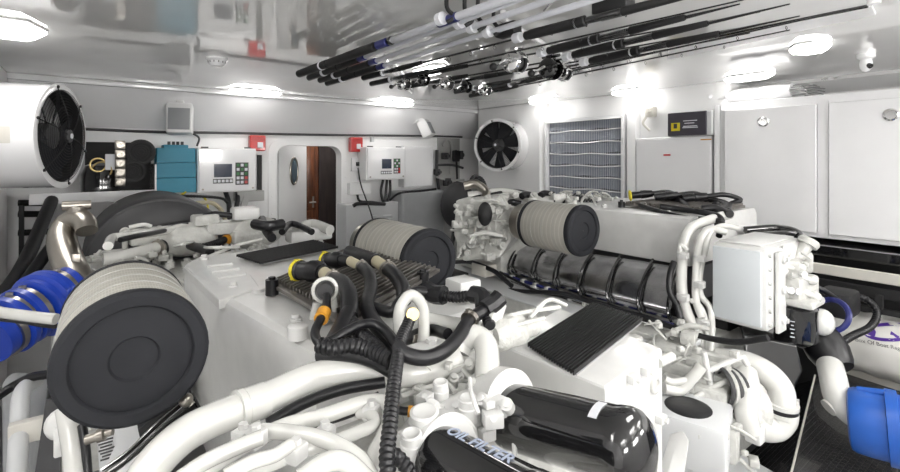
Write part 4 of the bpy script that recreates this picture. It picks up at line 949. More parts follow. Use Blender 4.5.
# finned plate with black plugs
A = P(624, 212, z=Zt+.02); B = P(676, 217, z=Zt+.02); C_ = P(686, 205, z=Zt+.02); D_ = P(636, 203, z=Zt+.02)
A, B, C_, D_ = V((2.50, 1.62, Zt+.01)), V((2.50, 1.14, Zt+.01)), V((2.95, 1.14, Zt+.01)), V((2.95, 1.62, Zt+.01))
m = MB(); m.poly([A, B, C_, D_], (0,0,.015))
for k in range(16):
    f = (k+.5)/16; a0 = A.lerp(B, f); a1 = D_.lerp(C_, f); m.poly([a0+Y_*.004+Z_*.015, a0-Y_*.004+Z_*.015, a1-Y_*.004+Z_*.015, a1+Y_*.004+Z_*.015], (0,0,.012))
part('finned_plate', 'alu', m, E2)
for (x, y) in ((2.49, 1.63), (2.49, 1.13), (2.96, 1.63)):
    m = MB(); m.cyl((x, y, Zt), (x, y, Zt+.035), .02, n=16); m.cyl((x, y, Zt+.035), (x, y, Zt+.045), .01, n=6); part('rubber_mount', 'black_rubber', m, E2)
for k, (x, y) in enumerate(((2.72, 1.60), (2.74, 1.45), (2.78, 1.30))):
    a = V((x-.06, y+.08, Zt+.06)); b = V((x+.02, y-.02, Zt+.075)); m = MB(); m.lathe(a, b-a, [(0, .001), (0, .020), (.02, .023), (.06, .022), (.062, .026), (.09, .025), ((b-a).length, .020)], 18); e = m.build('cable_plug', 'black_rubber', E2)
    if k == 0: MB().torus(a, b-a, .026, .008, n=20, m=8).build('plug_cap', 'yellow', e)
    hose(E2, [b, b+V((.06,-.07,.01)), b+V((.14,-.12,-.02)), V((2.86, 1.22-.02*k, Zt+.035)), V((2.62, 1.13-.02*k, Zt+.02))], .014)
hose(E2, PP((660, 206, 2.5), (680, 209, 2.45), (700, 212, 2.35), (718, 216, 2.3), (722, 224, 2.25), (719, 236, 2.2)), .014)
hose(E2, PP((640, 205, 2.7), (665, 213, 2.5), (688, 218, 2.4), (705, 219, 2.35), (723, 221, 2.25)), .013)
hose(E2, PP((702, 209, 2.4), (714, 208, 2.38), (724, 212, 2.35), (730, 214, 2.3)), .020)
hose(E2, PP((716, 204, 2.4), (718, 216, 2.35), (719, 228, 2.3)), .020)
hose(E2, PP((657, 199, 2.9), (672, 198, 2.85), (684, 204, 2.7), (690, 211, 2.5)), .018)
# foil panels with black straps
top = [(510, 238), (525, 243), (545, 248), (566, 252), (594, 254), (622, 258), (654, 263), (681, 268)]
bot = [(495, 257), (512, 264), (535, 270), (557, 276), (581, 283), (610, 290), (641, 298), (671, 306)]
lo = [(498, 266), (514, 273), (536, 280), (558, 287), (583, 295), (612, 303), (643, 312), (673, 320)]
T_ = [P(u, v, X=2.26) for u, v in top]; B_ = [P(u, v, X=2.06) for u, v in bot]; L_ = [P(u, v, X=2.05) for u, v in lo]
for i in range(7):
    g0 = .03; m = MB(); bm = m.bm; rows = []
    for f in (g0, 1-g0):
        t, b, l = T_[i].lerp(T_[i+1], f), B_[i].lerp(B_[i+1], f), L_[i].lerp(L_[i+1], f)
        row = [t]
        for k in range(1, 6): q = t.lerp(b, k/6); q += V((-.03, 0, .03))*math.sin(PI*k/6)*.5; row.append(q)
        row += [b, b+V((-.012, 0, -.015)), b.lerp(l, .6)+V((-.008,0,0)), l, l+V((.05,0,-.005))]
        rows.append(row)
    vs = [[bm.verts.new(q) for q in r] for r in rows]; bk = [[bm.verts.new(q+V((.012, 0, -.006))) for q in r] for r in rows]
    n = len(vs[0])
    for k in range(n-1):
        bm.faces.new((vs[0][k], vs[1][k], vs[1][k+1], vs[0][k+1])); bm.faces.new((bk[0][k+1], bk[1][k+1], bk[1][k], bk[0][k]))
        for r in (0, 1): bm.faces.new((vs[r][k], vs[r][k+1], bk[r][k+1], bk[r][k]))
    bm.faces.new((vs[0][0], bk[0][0], bk[1][0], vs[1][0])); bm.faces.new((vs[0][-1], vs[1][-1], bk[1][-1], bk[0][-1]))
    m.build('side_panel', 'foil_dark', E2, sharp=50)
for i in range(8):
    pts = [T_[i]+V((-.01,0,.02)), T_[i].lerp(B_[i], .5)+V((-.035,0,.02)), B_[i]+V((-.03,0,.0)), L_[i]+V((-.02,0,0)), L_[i]+V((.02,0,-.03))]
    hose(E2, pts, .0065, 'black_gloss', 'strap', n=8)
# silver rail and cable trunk below the panels
m = MB(); m.tube([P(u, v+10, X=2.0) for u, v in lo], .014, n=12); part('fuel_rail', 'chrome', m, E2)
m = MB(); m.tube([P(u, v+5, X=2.02) for u, v in lo], .009, n=10); part('fuel_rail', 'navy', m, E2)
for i in range(14):
    f = i/13*7; k = min(6, int(f)); q = L_[k].lerp(L_[k+1], f-k)+V((-.03, 0, -.03)); m = MB(); m.box(q, (.035, .022, .05), bev=.004); m.cyl(q, q+V((-.04,0,.01)), .008, n=8); m.build('rail_clip', 'cast_white', E2)
m = MB(); m.poly([V((1.86, .95, .862)), V((2.06, .95, .90)), V((2.06, .95, .87)), V((1.86, .95, .852))], (0, 1.8, 0)); part('gutter', 'panel_grey', m, E2, bevel=.006)
hose(E2, [P(u, v, X=1.95) for u, v in ((452, 268), (462, 276), (482, 285), (520, 291), (560, 293), (585, 300), (610, 308), (645, 317), (672, 327), (700, 336), (735, 342), (768, 338))], .012)
hose(E2, [P(u, v, X=1.98) for u, v in ((500, 272), (515, 280), (540, 292), (575, 298), (610, 305), (650, 321), (685, 331))], .008)
hose(E2, [P(u, v, X=1.90) for u, v in ((453, 262), (470, 262), (492, 270), (500, 276), (512, 286))], .014)
q = P(484, 269, X=1.93); part('relay_box', 'tan_white', MB().box(q, (.10, .13, .07), bev=.006), E2)
q = P(472, 252, X=1.95); part('relay_box', 'black_matt', MB().box(q, (.10, .13, .06), bev=.006), E2)
q = P(456, 275, X=1.75); part('relay_box', 'black_matt', MB().box(q, (.10, .13, .04), bev=.006), E2)
# forward end: turbo, charge housing
part('turbo_casting', 'cast_white', MB().bb(2.0, 3.0, 2.15, 2.62, .90, 1.30, bev=.03), E2)
m = MB(); q = P(497, 222, 2.85); m.lathe(q+Y_*.10, -Y_, [(0, .10), (.05, .13), (.12, .13), (.16, .11), (.2, .105)], 28); part('turbo_volute', 'cast_white', m, E2)
part('turbo_casting', 'cast_white', MB().poly([P(455, 200, 3.0), P(500, 196, 2.85), P(512, 240, 2.72), P(500, 258, 2.7), P(462, 262, 2.8), P(453, 235, 2.9)], (.3, .2, 0)), E2, bevel=.02)
knobs_px(E2, 90, (455, 508, 198, 258, 2.68, 2.82), (.010, .026), seed=71)
knobs_px(E2, 22, (505, 600, 192, 202, 2.9, 3.1), (.012, .024), seed=72)
q = P(485, 214, 2.66); m = MB(); m.sphere(q, .055, (.8, .7, 1.25)); part('turbo_inlet', 'black_matt', m, E2)
knobs(E2, 50, (2.0, 2.9, 2.1, 2.62, 1.29, 1.36), (.012, .028), seed=42)
knobs(E2, 20, (2.36, 3.0, 1.9, 2.3, Zt, Zt+.03), (.012, .026), seed=43)
hose(E2, PP((452, 245, 3.0), (458, 215, 3.05), (470, 200, 3.1), (490, 195, 3.15), (515, 191, 3.2), (530, 194, 3.2), (545, 196, 3.2), (570, 198, 3.2)), .014)
hose(E2, PP((468, 196, 3.2), (500, 192, 3.2), (522, 196, 3.1), (540, 200, 3.0), (565, 198, 3.0)), .03, 'pipe_white', 'coolant_pipe')
hose(E2, PP((470, 236, 2.66), (485, 233, 2.64), (503, 236, 2.62)), .012, 'pipe_white', 'coolant_pipe')
for (u, v) in ((512, 204), (526, 196), (545, 195), (556, 200)):
    m = MB(); q = P(u, v, 3.0); m.tube([q-X_*.04, q+Z_*.01, q+X_*.04-Y_*.04], .022, n=10); part('hose_elbow', 'black_rubber', m, E2)
m = MB(); m.tube(PP((464, 186, 3.2), (476, 184, 3.2), (486, 192, 3.15), (484, 200, 3.1)), .03, n=12); part('steel_elbow', 'steel', m, E2)
# aft end: vertical pipes
hose(E2, PP((730, 214, 2.35), (712, 219, 2.3), (694, 226, 2.22), (685, 238, 2.18), (682, 262, 2.14), (682, 292, 2.08), (688, 315, 2.04), (699, 336, 2.0), (704, 350, 1.98)), .023, 'pipe_white', 'coolant_pipe', n=16)
hose(E2, PP((726, 232, 2.15), (712, 229, 2.16), (703, 234, 2.15), (698, 250, 2.12), (696, 275, 2.08), (696, 300, 2.04), (702, 318, 2.0)), .016, 'pipe_white', 'coolant_pipe')
hose(E2, PP((738, 228, 2.2), (722, 226, 2.2), (710, 233, 2.15), (705, 250, 2.12), (700, 275, 2.08), (701, 295, 2.05), (710, 308, 2.02), (712, 330, 1.98), (710, 352, 1.94)), .013, 'pipe_white', 'coolant_pipe')
hose(E2, PP((690, 300, 2.05), (700, 306, 2.02), (706, 322, 2.0), (708, 345, 1.96), (708, 385, 1.9)), .011, 'pipe_white', 'coolant_pipe')
hose(E2, PP((688, 250, 2.12), (680, 245, 2.14), (681, 256, 2.13)), .009, 'pipe_white', 'fuel_line')
hose(E2, PP((674, 262, 2.13), (670, 275, 2.1), (670, 292, 2.08), (677, 305, 2.05), (680, 318, 2.03)), .014)
for (u, v, d) in ((683, 297, 2.05), (699, 284, 2.05), (700, 258, 2.1), (703, 322, 2.0), (683, 255, 2.12)):
    m = MB(); q = P(u, v, d); m.lathe(q-Z_*.012, Z_, [(0, .026), (.024, .026)], 16); m.box(q+V((-.02,-.02,0)), (.02,.02,.02)); part('pipe_clip', 'engine_white', m, E2)
# expansion tank / heat exchanger box
q0, q1, q2, q3 = P(709, 246, X=2.10), P(770, 252, X=2.10), P(763, 331, X=2.10), P(711, 321, X=2.10)
yn = (q1.y+q2.y)/2; yf_ = (q0.y+q3.y)/2; za = q0.z; zb = q2.z
hx = part('heat_exchanger', 'engine_white', MB().bb(2.11, 2.52, yn, yf_, zb-.01, za+.02, bev=.02), E2)
MB().bb(2.095, 2.112, yn+.018, yf_-.012, zb+.01, za+.005, bev=.004).build('side_plate', 'cooler_grey', hx)
MB().bb(2.13, 2.50, yn+.03, yf_-.02, za+.02, za+.028, bev=.006).build('top_plate', 'engine_white', hx)
m = MB()
for z in [zb+.02+.055*k for k in range(6)]: m.bolt((2.13, yn, z), (0,-1,0), .009, .01)
for z in [zb+.02+.055*k for k in range(6)]: m.bolt((2.50, yn, z), (0,-1,0), .009, .01)
m.build('flange_bolts', 'engine_white', hx)
m = MB(); m.poly([V((2.17, yn-.02, zb-.02)), V((2.25, yn-.02, zb-.02)), V((2.245, yn-.02, zb+.10)), V((2.225, yn-.02, zb+.16)), V((2.25, yn-.02, zb+.22)), V((2.25, yn-.02, za+.0)), V((2.17, yn-.02, za))], (0, .015, 0)); m.build('strap_bracket', 'engine_white', hx, bevel=.004)
for z in (zb+.03, (za+zb)/2, za-.03): MB().lathe((2.21, yn-.02, z), (0,-1,0), [(0, .018), (.01, .018), (.012, .010), (.02, .010)], 12).build('bolt', 'engine_white', hx)
# filler neck and aft castings
a = P(794, 262, 2.05); b = P(808, 243, 2.05); m = MB(); ax = (b-a).normalized(); m.lathe(a, ax, [(0, .026), ((b-a).length-.01, .026), ((b-a).length-.01, .040), ((b-a).length+.008, .042), ((b-a).length+.018, .036), ((b-a).length+.018, .001)], 22, cap=False); part('filler_neck', 'cast_white', m, E2)
for (u, v, d, sx, sy, sz, rz) in ((788, 272, 2.05, .14, .10, .13, .2), (797, 286, 2.0, .15, .10, .10, -.2), (782, 255, 2.08, .08, .08, .09, 0), (801, 300, 1.98, .16, .13, .035, 0), (806, 262, 2.05, .05, .05, .09, .3)):
    part('thermostat_housing', 'cast_white', MB().box(P(u, v, d), (sx, sy, sz), R=Matrix.Rotation(rz, 3, 'Z'), bev=.014), E2)
for (u, v, u2, v2, d, r) in ((776, 266, 800, 268, 1.99, .013), (776, 295, 795, 296, 1.97, .013), (773, 252, 785, 253, 2.0, .012), (790, 275, 812, 280, 1.95, .012), (800, 290, 815, 297, 1.95, .014)):
    m = MB(); m.tube([P(u, v, d), P(u2, v2, d)], r, smooth=0); m.sphere(P(u2, v2, d), r*1.7); part('link_pipe', 'pipe_white', m, E2)
for (u, v) in ((789, 290), (796, 291), (778, 251), (783, 249), (802, 274)):
    q = P(u, v, 1.93); m = MB(); m.cyl(q, q+V((-.5,-.8,.1)).normalized()*.014, .014, n=12); part('bolt', 'engine_white', m, E2)
knobs_px(E2, 9, (784, 810, 255, 298, 1.95, 2.0), (.007, .013), seed=51)
a = P(796, 304, 2.0); m = MB(); m.lathe(a, (0,0,-1), [(0, .070), (.01, .078), (.14, .078), (.155, .070), (.17, .045), (.171, .001)], 36); of = part('oil_filter', 'black_gloss', m, E2)
fr_ = (V((0,0,0))-V((a.x, a.y, 0))).normalized(); rt = V((-fr_.y, fr_.x, 0)); rt = rt if rt.dot(RX) > 0 else -rt
for k, s_ in enumerate(('MAN', 'FIL')): pass
m = MB()
for k in range(5):
    q = V((a.x, a.y, a.z-.055-.016*k))+(fr_*.0785-rt*.012*0); m.box(q-rt*.012, (.010 if k % 2 else .016, .002, .004), R=Matrix((rt, -fr_, Z_)).transposed())
m.build('label_lines', 'text_white', of)
m = MB(); m.tube(PP((760, 238, 2.5), (785, 236, 2.5), (798, 238, 2.45)), .03, n=14); part('exhaust_lagging', 'black_gloss', m, E2)
m = MB(); m.tube(PP((745, 230, 2.6), (775, 228, 2.6), (796, 232, 2.5), (802, 242, 2.4)), .02, n=12); part('exhaust_lagging', 'black_gloss', m, E2)
m = MB(); m.tube([P(722, 226, 2.65), P(772, 231, 2.62)], .028, smooth=0); part('header_tank', 'engine_white', m, E2)
# raw water parts low on the aft end
part('side_shield', 'black_gloss', MB().poly([P(742, 333, 1.98), P(765, 338, 1.95), P(797, 345, 1.9), P(803, 372, 1.88), P(790, 400, 1.88), P(770, 372, 1.9), P(745, 358, 1.95)], (.25, .12, 0)), E2, bevel=.01)
hose(E2, PP((718, 360, 1.85), (742, 362, 1.8), (765, 372, 1.75), (780, 388, 1.72), (782, 408, 1.70)), .044, 'pipe_white', 'water_pipe', n=22)
m = MB(); p0 = P(782, 402, 1.70); m.lathe(p0, (.0,.05,-1), [(0, .045), (0, .053), (.014, .053), (.016, .047), (.03, .047), (.03, .053), (.044, .053), (.046, .045)], 28); m.box(p0+V((.05,-.02,-.01)), (.02,.03,.03)); part('pipe_coupling', 'pipe_white', m, E2)
m = MB(); m.lathe(p0-Z_*.016, (0,0,-1), [(0, .05), (.014, .05)], 28); part('rubber_sleeve', 'black_rubber', m, E2)
m = MB(); m.tube([p0-Z_*.03, p0-Z_*.06, p0+V((-.03,.02,-.09)), p0+V((-.09,.05,-.07)), p0+V((-.13,.07,.0))], .048, n=20); part('pump_volute', 'pipe_white', m, E2)
hose(E2, PP((746, 372, 1.72), (749, 390, 1.66), (746, 412, 1.63), (750, 432, 1.62)), .036, 'pipe_white', 'water_pipe', n=20)
m = MB(); q = P(755, 433, 1.62); m.box(q, (.05, .05, .06), bev=.008); m.cyl(q, q+X_*.05, .014, n=6); part('pump_cap', 'engine_white', m, E2)
m = MB(); q = P(735, 400, 1.75); m.lathe(q-X_*.05+Y_*.0, (.85,-.5,0), [(0, .085), (.02, .10), (.05, .10), (.055, .09), (.10, .09)], 28); part('pump_body', 'cast_white', m, E2)
for (u, v, d, sx, sy, sz, m_, rz) in ((712, 368, 1.86, .26, .16, .05, 'engine_white', .3), (700, 400, 1.8, .22, .22, .20, 'cast_white', .2), (690, 372, 1.85, .20, .2, .12, 'cast_white', .1), (720, 385, 1.82, .06, .2, .24, 'cast_white', .3),
        (693, 430, 1.62, .22, .22, .16, 'panel_grey', .3), (722, 440, 1.60, .06, .10, .12, 'cast_white', .2), (655, 350, 2.1, .2, .2, .2, 'cast_white', 0), (672, 355, 1.95, .16, .16, .12, 'cast_white', .3)):
    part('gear_housing', m_, MB().box(P(u, v, d), (sx, sy, sz), R=Matrix.Rotation(rz, 3, 'Z'), bev=.014), E2)
m = MB(); q = P(688, 424, 1.62); m.lathe(q+Z_*.0, Z_, [(0, .075), (.06, .075), (.065, .06)], 28); part('rubber_mount', 'black_rubber', m, E2)
for pts, r in ((((664, 388), (680, 390), (692, 378), (702, 366)), .020), (((664, 398), (684, 402), (704, 392), (724, 382)), .010), (((664, 408), (680, 410), (695, 402), (708, 396)), .010), (((664, 378), (672, 382), (688, 380)), .013)):
    hose(E2, [P(u, v, 1.70) for u, v in pts], r, 'pipe_white', 'water_pipe')
knobs(E2, 40, (1.70, 1.92, .80, 1.25, .55, .95), (.015, .035), seed=61, up=V((-.8,-.6,0)))
knobs(E2, 26, (1.62, 1.84, .62, .95, .42, .60), (.014, .034), seed=62, up=V((-.5,-.6,.4)))
m = MB(); q = P(700, 352, 1.9); m.lathe(q, V((0,0,-1)), [(0, .04), (.03, .042), (.032, .046), (.05, .046)], 20); part('rubber_sleeve', 'black_rubber', m, E2)
part('aft_foot', 'panel_grey', MB().poly([P(668, 450, z=.45), P(720, 440, z=.45), P(790, 480, z=.45), P(660, 500, z=.45)], (0,0,-.3)), E2, bevel=.01)
part('aft_beam', 'engine_white', MB().poly([P(676, 445, 1.35), P(690, 440, 1.35), P(684, 486, 1.25), P(664, 486, 1.25)], (.04,.04,0)), E2, bevel=.006)
part('gearbox', 'black_matt', MB().bb(2.3, 2.95, .96, 1.3, .2, .90, bev=.02), E2)
for k in range(6):
    q = P(722+3.4*k, 386+1.6*k, 1.70); m = MB(); m.torus(q, V((.85,-.5,-.05)), .060+.004*k, .008, n=24, m=6); part('bellows_ring', 'cast_white' if k % 2 else 'dark_grey', m, E2)
for (u, v, u2, v2) in ((706, 372, 742, 356), (704, 352, 716, 412), (742, 356, 748, 366)):
    part('gear_rib', 'engine_white', MB().tube([P(u, v, 1.72), P(u2, v2, 1.70)], .010, smooth=0), E2)
knobs_px(E2, 34, (668, 742, 345, 415, 1.70, 1.78), (.007, .016), seed=95)
knobs_px(E2, 18, (640, 700, 318, 350, 1.9, 2.0), (.008, .018), seed=96)
knobs_px(E2, 16, (700, 745, 425, 465, 1.5, 1.6), (.007, .016), seed=97)
# cone shaped exhaust outlet, white flange, navy ring
m = MB(); a = P(812, 326, 2.08); b = P(836, 364, 1.95); ax = (b-a).normalized(); m.lathe(a, ax, [(0, .075), (.12, .080), ((b-a).length, .066), ((b-a).length+.02, .055)], 30); part('exhaust_hose', 'black_rubber', m, E2)
m = MB(); q = P(822, 322, 1.98); m.sphere(q, .055, (1, .8, 1), n=24, m=12); part('exhaust_flange', 'pipe_white', m, E2)
m = MB(); q = P(830, 315, 2.05); m.torus(q, V((.7,-.2,-.4)), .070, .012, n=30, m=8); part('navy_ring', 'navy', m, E2)
hose(E2, PP((835, 296, 2.3), (855, 296, 2.3), (870, 302, 2.28), (877, 314, 2.25), (870, 327, 2.2), (852, 336, 2.15), (838, 345, 2.1)), .017, ribs=.015)
m = MB(); m.box(P(838, 302, 2.3), (.18, .14, .12), bev=.02); part('actuator', 'black_matt', m, E2)
hose(E2, PP((812, 285, 2.1), (826, 292, 2.1), (838, 300, 2.15)), .012)
m = MB(); el = catmull(PP((830, 366, 1.92), (833, 378, 1.86), (838, 398, 1.80), (850, 412, 1.77), (864, 420, 1.74)), 6); m.tube(el, .046, smooth=0, n=26); part('exhaust_elbow', 'pipe_white', m, E2)
m = MB(); q = P(828, 408, 1.80); m.cyl(q, q+V((.03,-.02,.02)), .03, n=16); part('elbow_boss', 'pipe_white', m, E2)
c_ = catmull(PP((850, 418, 1.76), (872, 423, 1.72), (900, 430, 1.68), (935, 440, 1.62)), 8)
m = MB(); ax = (c_[1]-c_[0]).normalized(); m.lathe(c_[0]-ax*.005, ax, [(0, .001), (0, .085), (.006, .105), (.02, .112), (.06, .115), (.12, .115), (.3, .112)], 40); bl = part('exhaust_boot', 'blue_bright', m, E2)
m = MB(); m.lathe(c_[0]+ax*.10, ax, [(0, .112), (.003, .128), (.035, .128), (.038, .112)], 40); m.build('boot_band', 'blue_bright', bl)
m = MB(); m.tube([c_[0]+ax*.02+Z_*.112, c_[0]+ax*.10+Z_*.120], .012, smooth=0); m.build('boot_rib', 'blue_bright', bl)
# ================================================================ aft starboard platform
zp = .50
t = thing('tread_plate', P(850, 440, z=zp), 'black studded tread plate under the blue boot at lower right', 'plate')
m = MB(); m.poly([P(815, 376, z=zp), P(790, 478, z=zp), P(940, 478, z=zp), P(940, 392, z=zp), P(846, 366, z=zp)], (0,0,-.02)); m.build('plate', 'tread_plate', t)
a = P(815, 375, z=zp+.002); b = P(790, 478, z=zp+.002); m = MB(); m.tube([a, b], .004, n=6, smooth=0); m.build('edge_trim', 'tan_white', t)
t = thing('lower_plate', P(770, 450, z=.12), 'dark studded bilge plate below the white water pipe', 'plate')
m = MB(); m.poly([P(740, 400, z=.12), P(720, 478, z=.12), P(800, 478, z=.12), P(812, 380, z=.12)], (0,0,-.02)); m.build('plate', 'tread_plate', t)
m = MB(); m.poly([P(826, 352, z=zp+.04), P(905, 375, z=zp+.04), P(905, 385, z=zp+.04), P(826, 360, z=zp+.04)], (0,0,-.04)); tag(m.build('platform_rail', 'tan_white', bevel=.004), 'cream rail along the edge of the tread plate, under the rag bag', 'rail')
# bag of rags
bc = P(888, 346, 2.42); t = thing('rag_bag', bc-Z_*.14, 'white bag with purple oval print lying behind the black hose at right', 'bag')
RB = Matrix.Rotation(-.1, 3, 'Z'); bag = MB(); bag.sphere(bc, 1, (.24, .30, .135), n=40, m=20, R=RB, e=.75)
bvh = BVHTree.FromBMesh(bag.bm)
for v in bag.bm.verts: v.co += V((0,0,.004*math.sin(v.co.y*60)+.003*math.sin(v.co.x*83)))
bvh = BVHTree.FromBMesh(bag.bm)
bag.build('sack', 'bag_white', t)
# print wraps the side that faces the walkway
org = V((0, 0, CZ))
def on_bag(u, v):
    q = P(u, v, 1.0); d = (q-org).normalized(); hit = bvh.ray_cast(org, d)
    return hit[0]-d*.0015 if hit[0] is not None else None
def bag_patch(poly2, name, m_):
    m = MB(); ok = [on_bag(u, v) for u, v in poly2]
    if any(o is None for o in ok): return
    a = [m.bm.verts.new(o) for o in ok]; b = [m.bm.verts.new(o+V((.001,.001,-.001))) for o in ok]; n = len(a)
    k = n//2
    for i in range(k-1):
        j = n-1-i
        m.bm.faces.new((a[i], a[i+1], a[j-1], a[j])); m.bm.faces.new((b[j], b[j-1], b[i+1], b[i]))
    m.build(name, m_, t)
def arc(cx, cy, rx, ry, a0, a1, n=20): return [(cx+rx*math.cos(a0+(a1-a0)*i/(n-1)), cy+ry*math.sin(a0+(a1-a0)*i/(n-1))) for i in range(n)]
bag_patch(arc(891, 332, 28, 9.5, 0, PI*2, 48)+list(reversed(arc(891, 332, 23, 6.3, 0, PI*2, 48))), 'logo_ring', 'purple')
bag_patch([(866, 330), (868, 326), (871, 325), (874, 328), (876, 332), (875, 336), (873, 337), (869, 334)], 'logo_mark', 'purple')
bag_patch([(891, 331), (894, 333), (897, 335), (899, 336), (899, 339), (896, 340), (892, 340), (889, 339)], 'logo_mark', 'purple')
# bag lettering, draped the same way
cu = bpy.data.curves.new('t', 'FONT'); cu.body = 'Box Of Boat Rags'; cu.size = 1; o = bpy.data.objects.new('t', cu); COL.objects.link(o); bpy.context.view_layer.update()
me = bpy.data.meshes.new_from_object(o); COL.objects.unlink(o); bpy.data.objects.remove(o)
for v in me.vertices:
    x, y = v.co.x, v.co.y; q = on_bag(855+x*6.6-y*1.0, 341+x*1.35-y*5.5+x*.0)
    v.co = (q if q is not None else P(855+x*6.6, 341, 2.45))-ORIG[t.name]
me.materials.append(MAT['text_black']); o = bpy.data.objects.new('printed_words', me); COL.objects.link(o); o.parent = t
# ================================================================ FISHING RODS under the ceiling
def rod(pu, pv, qu, qv, z0, label, kind):
    "rod running along the ceiling from butt (pu,pv) to (qu,qv); both at height z0"
    a = P(pu, pv, z=z0); b = P(qu, qv, z=z0); t = thing('fishing_rod', a, label, 'fishing rod', 'rods slung under the ceiling'); ax = (b-a).normalized(); L = (b-a).length
    def seg(n, m_, f0, f1, r, r1=None, par=t): return MB().lathe(a+ax*f0, ax, [(0, r*.8), (.004, r), (f1-f0-.004, r1 or r), (f1-f0, (r1 or r)*.8)], 16).build(n, m_, par)
    if kind == 'blue':
        seg('butt_grip', 'black_matt', 0, .36, .020); seg('ring', 'text_white', .28, .30, .022); seg('fore_grip', 'black_matt', .36, .80, .019)
        seg('winding', 'navy', .82, .90, .017); seg('winding', 'black_gloss', .91, .93, .017)
        seg('blank', 'alu_white', .93, L, .013)
        for f, w_ in ((1.22, .10), (1.9, .2)):
            if f < L: seg('winding', 'navy', f, f+w_, .016)
    elif kind == 'bigblue':
        seg('butt_grip', 'black_matt', 0, .40, .017); seg('ring', 'text_white', .20, .23, .020); seg('fore_grip', 'black_matt', .40, .62, .016)
        seg('winding', 'navy', .63, .69, .0145); seg('blank', 'alu_white', .69, L, .010)
    else:
        seg('butt_grip', 'black_matt', 0, .20, .015); seg('ring', 'text_white', .20, .215, .017); seg('reel_seat', 'black_gloss', .215, .36, .012); seg('fore_grip', 'black_matt', .36, .55, .014, .010); seg('blank', 'black_gloss', .55, L, .006, .0022)
        m = MB(); 
        for k in range(7):
            f = .75+(L-.8)*k/7
            if f < L-.05 and f > .6: MB().torus(a+ax*f-Z_*.014, ax, .009-.0006*k, .0013, n=12, m=4).build('line_guide', 'black_gloss', t)
    return t, a, ax, L
def reel(p, ax, label, s=1.0, body='chrome'):
    p = V(p); ax = V(ax).normalized(); sd = ax.cross(Z_).normalized(); t = thing('fishing_reel', p, label, 'reel', 'reels slung under the ceiling')
    m = MB(); m.lathe(p-sd*.028*s, sd, [(0, .001), (0, .020*s), (.004*s, .030*s), (.012*s, .032*s), (.012*s, .026*s)], 24, cap=False); m.lathe(p+sd*.028*s, -sd, [(0, .001), (0, .020*s), (.004*s, .030*s), (.012*s, .032*s), (.012*s, .026*s)], 24, cap=False); m.build('side_plate', body, t)
    MB().cyl(p-sd*.017*s, p+sd*.017*s, .019*s).build('spool', 'dark_grey' if body == 'chrome' else 'chrome', t)
    m = MB(); m.box(p+Z_*.034*s, (.02*s, .02*s, .014*s)); m.tube([p+Z_*.038*s-ax*.03*s, p+Z_*.038*s+ax*.03*s], .005*s, smooth=0); m.build('foot', body, t)
    m = MB(); m.tube([p+sd*.03*s, p+sd*.042*s, p+sd*.042*s-ax*.035*s-Z_*.015*s], .004*s, n=8); m.build('crank_arm', 'chrome', t)
    MB().sphere(p+sd*.052*s-ax*.036*s-Z_*.016*s, .011*s, (1,1,1)).build('crank_knob', 'black_matt', t)
    m = MB()
    for k in range(3): th = 2*PI*k/3+.5; d = (ax*math.cos(th)+Z_*math.sin(th))*.026*s; m.tube([p-sd*.024*s+d, p+sd*.024*s+d], .003*s, n=6, smooth=0)
    m.build('pillar', body, t)
    return t
zr = 2.10
lbs = ('leftmost', 'second from the left', 'third from the left', 'fourth from the left')
for k, (u, v, u2, v2, L) in enumerate(((299, 74, 525, -8, 0), (309, 78, 538, -8, 0), (320, 80.5, 572, -8, 0), (327, 83.5, 612, -6, 0))):
    rod(u, v, u2, v2, zr, 'thick white fishing rod with black grips, '+lbs[k]+' under the ceiling', 'blue' if k == 0 else 'bigblue')
thin = (((363, 78), (690, -6)), ((371, 84), (760, -4)), ((396, 79), (760, 12)), ((404, 87), (745, 27)), ((440, 84), (690, 43)), ((455, 92), (750, 33)), ((470, 96), (790, 30)), ((490, 89), (866, 6)))
whs = ('whose butt lies right of the four thick rods', 'whose butt is lowest beside the small reels', 'passing behind the first small reel', 'passing between the small reels', 'with its tip over the black charger', 'with its tip above the plain white wall cabinet', 'lowest towards the right wall', 'reaching furthest to the right')
rods = []
for k, ((u, v), (u2, v2)) in enumerate(thin):
    rods.append(rod(u, v, u2, v2, zr-.012*(k % 2), 'thin black fishing rod '+whs[k], 'thin'))
for k, (u, v, d, s, b, lb) in enumerate(((404, 84, 2.95, 1.1, 'chrome', 'small chrome reel nearest the bulkhead lamps, left end of the row'), (447, 84, 3.1, 1.1, 'chrome', 'chrome reel second along the row of reels'), (466, 87, 3.1, 1.0, 'black_gloss', 'dark reel between two chrome reels in the row'), (485, 90, 3.1, 1.1, 'chrome', 'chrome reel hanging lowest in the row'), (515, 62, 2.5, 1.5, 'chrome', 'large bright reel with blue spool under the black float holder'), (551, 69, 2.9, 1.5, 'black_gloss', 'large dark reel nearest the intake grille'), (563, 73, 3.0, 1.2, 'chrome', 'chrome reel just right of the large dark reel'), (424, 80, 2.9, .9, 'black_gloss', 'small dark reel beside the first chrome reel'))):
    reel(P(u, v, z=2.055), rods[2][2], lb, s, b)
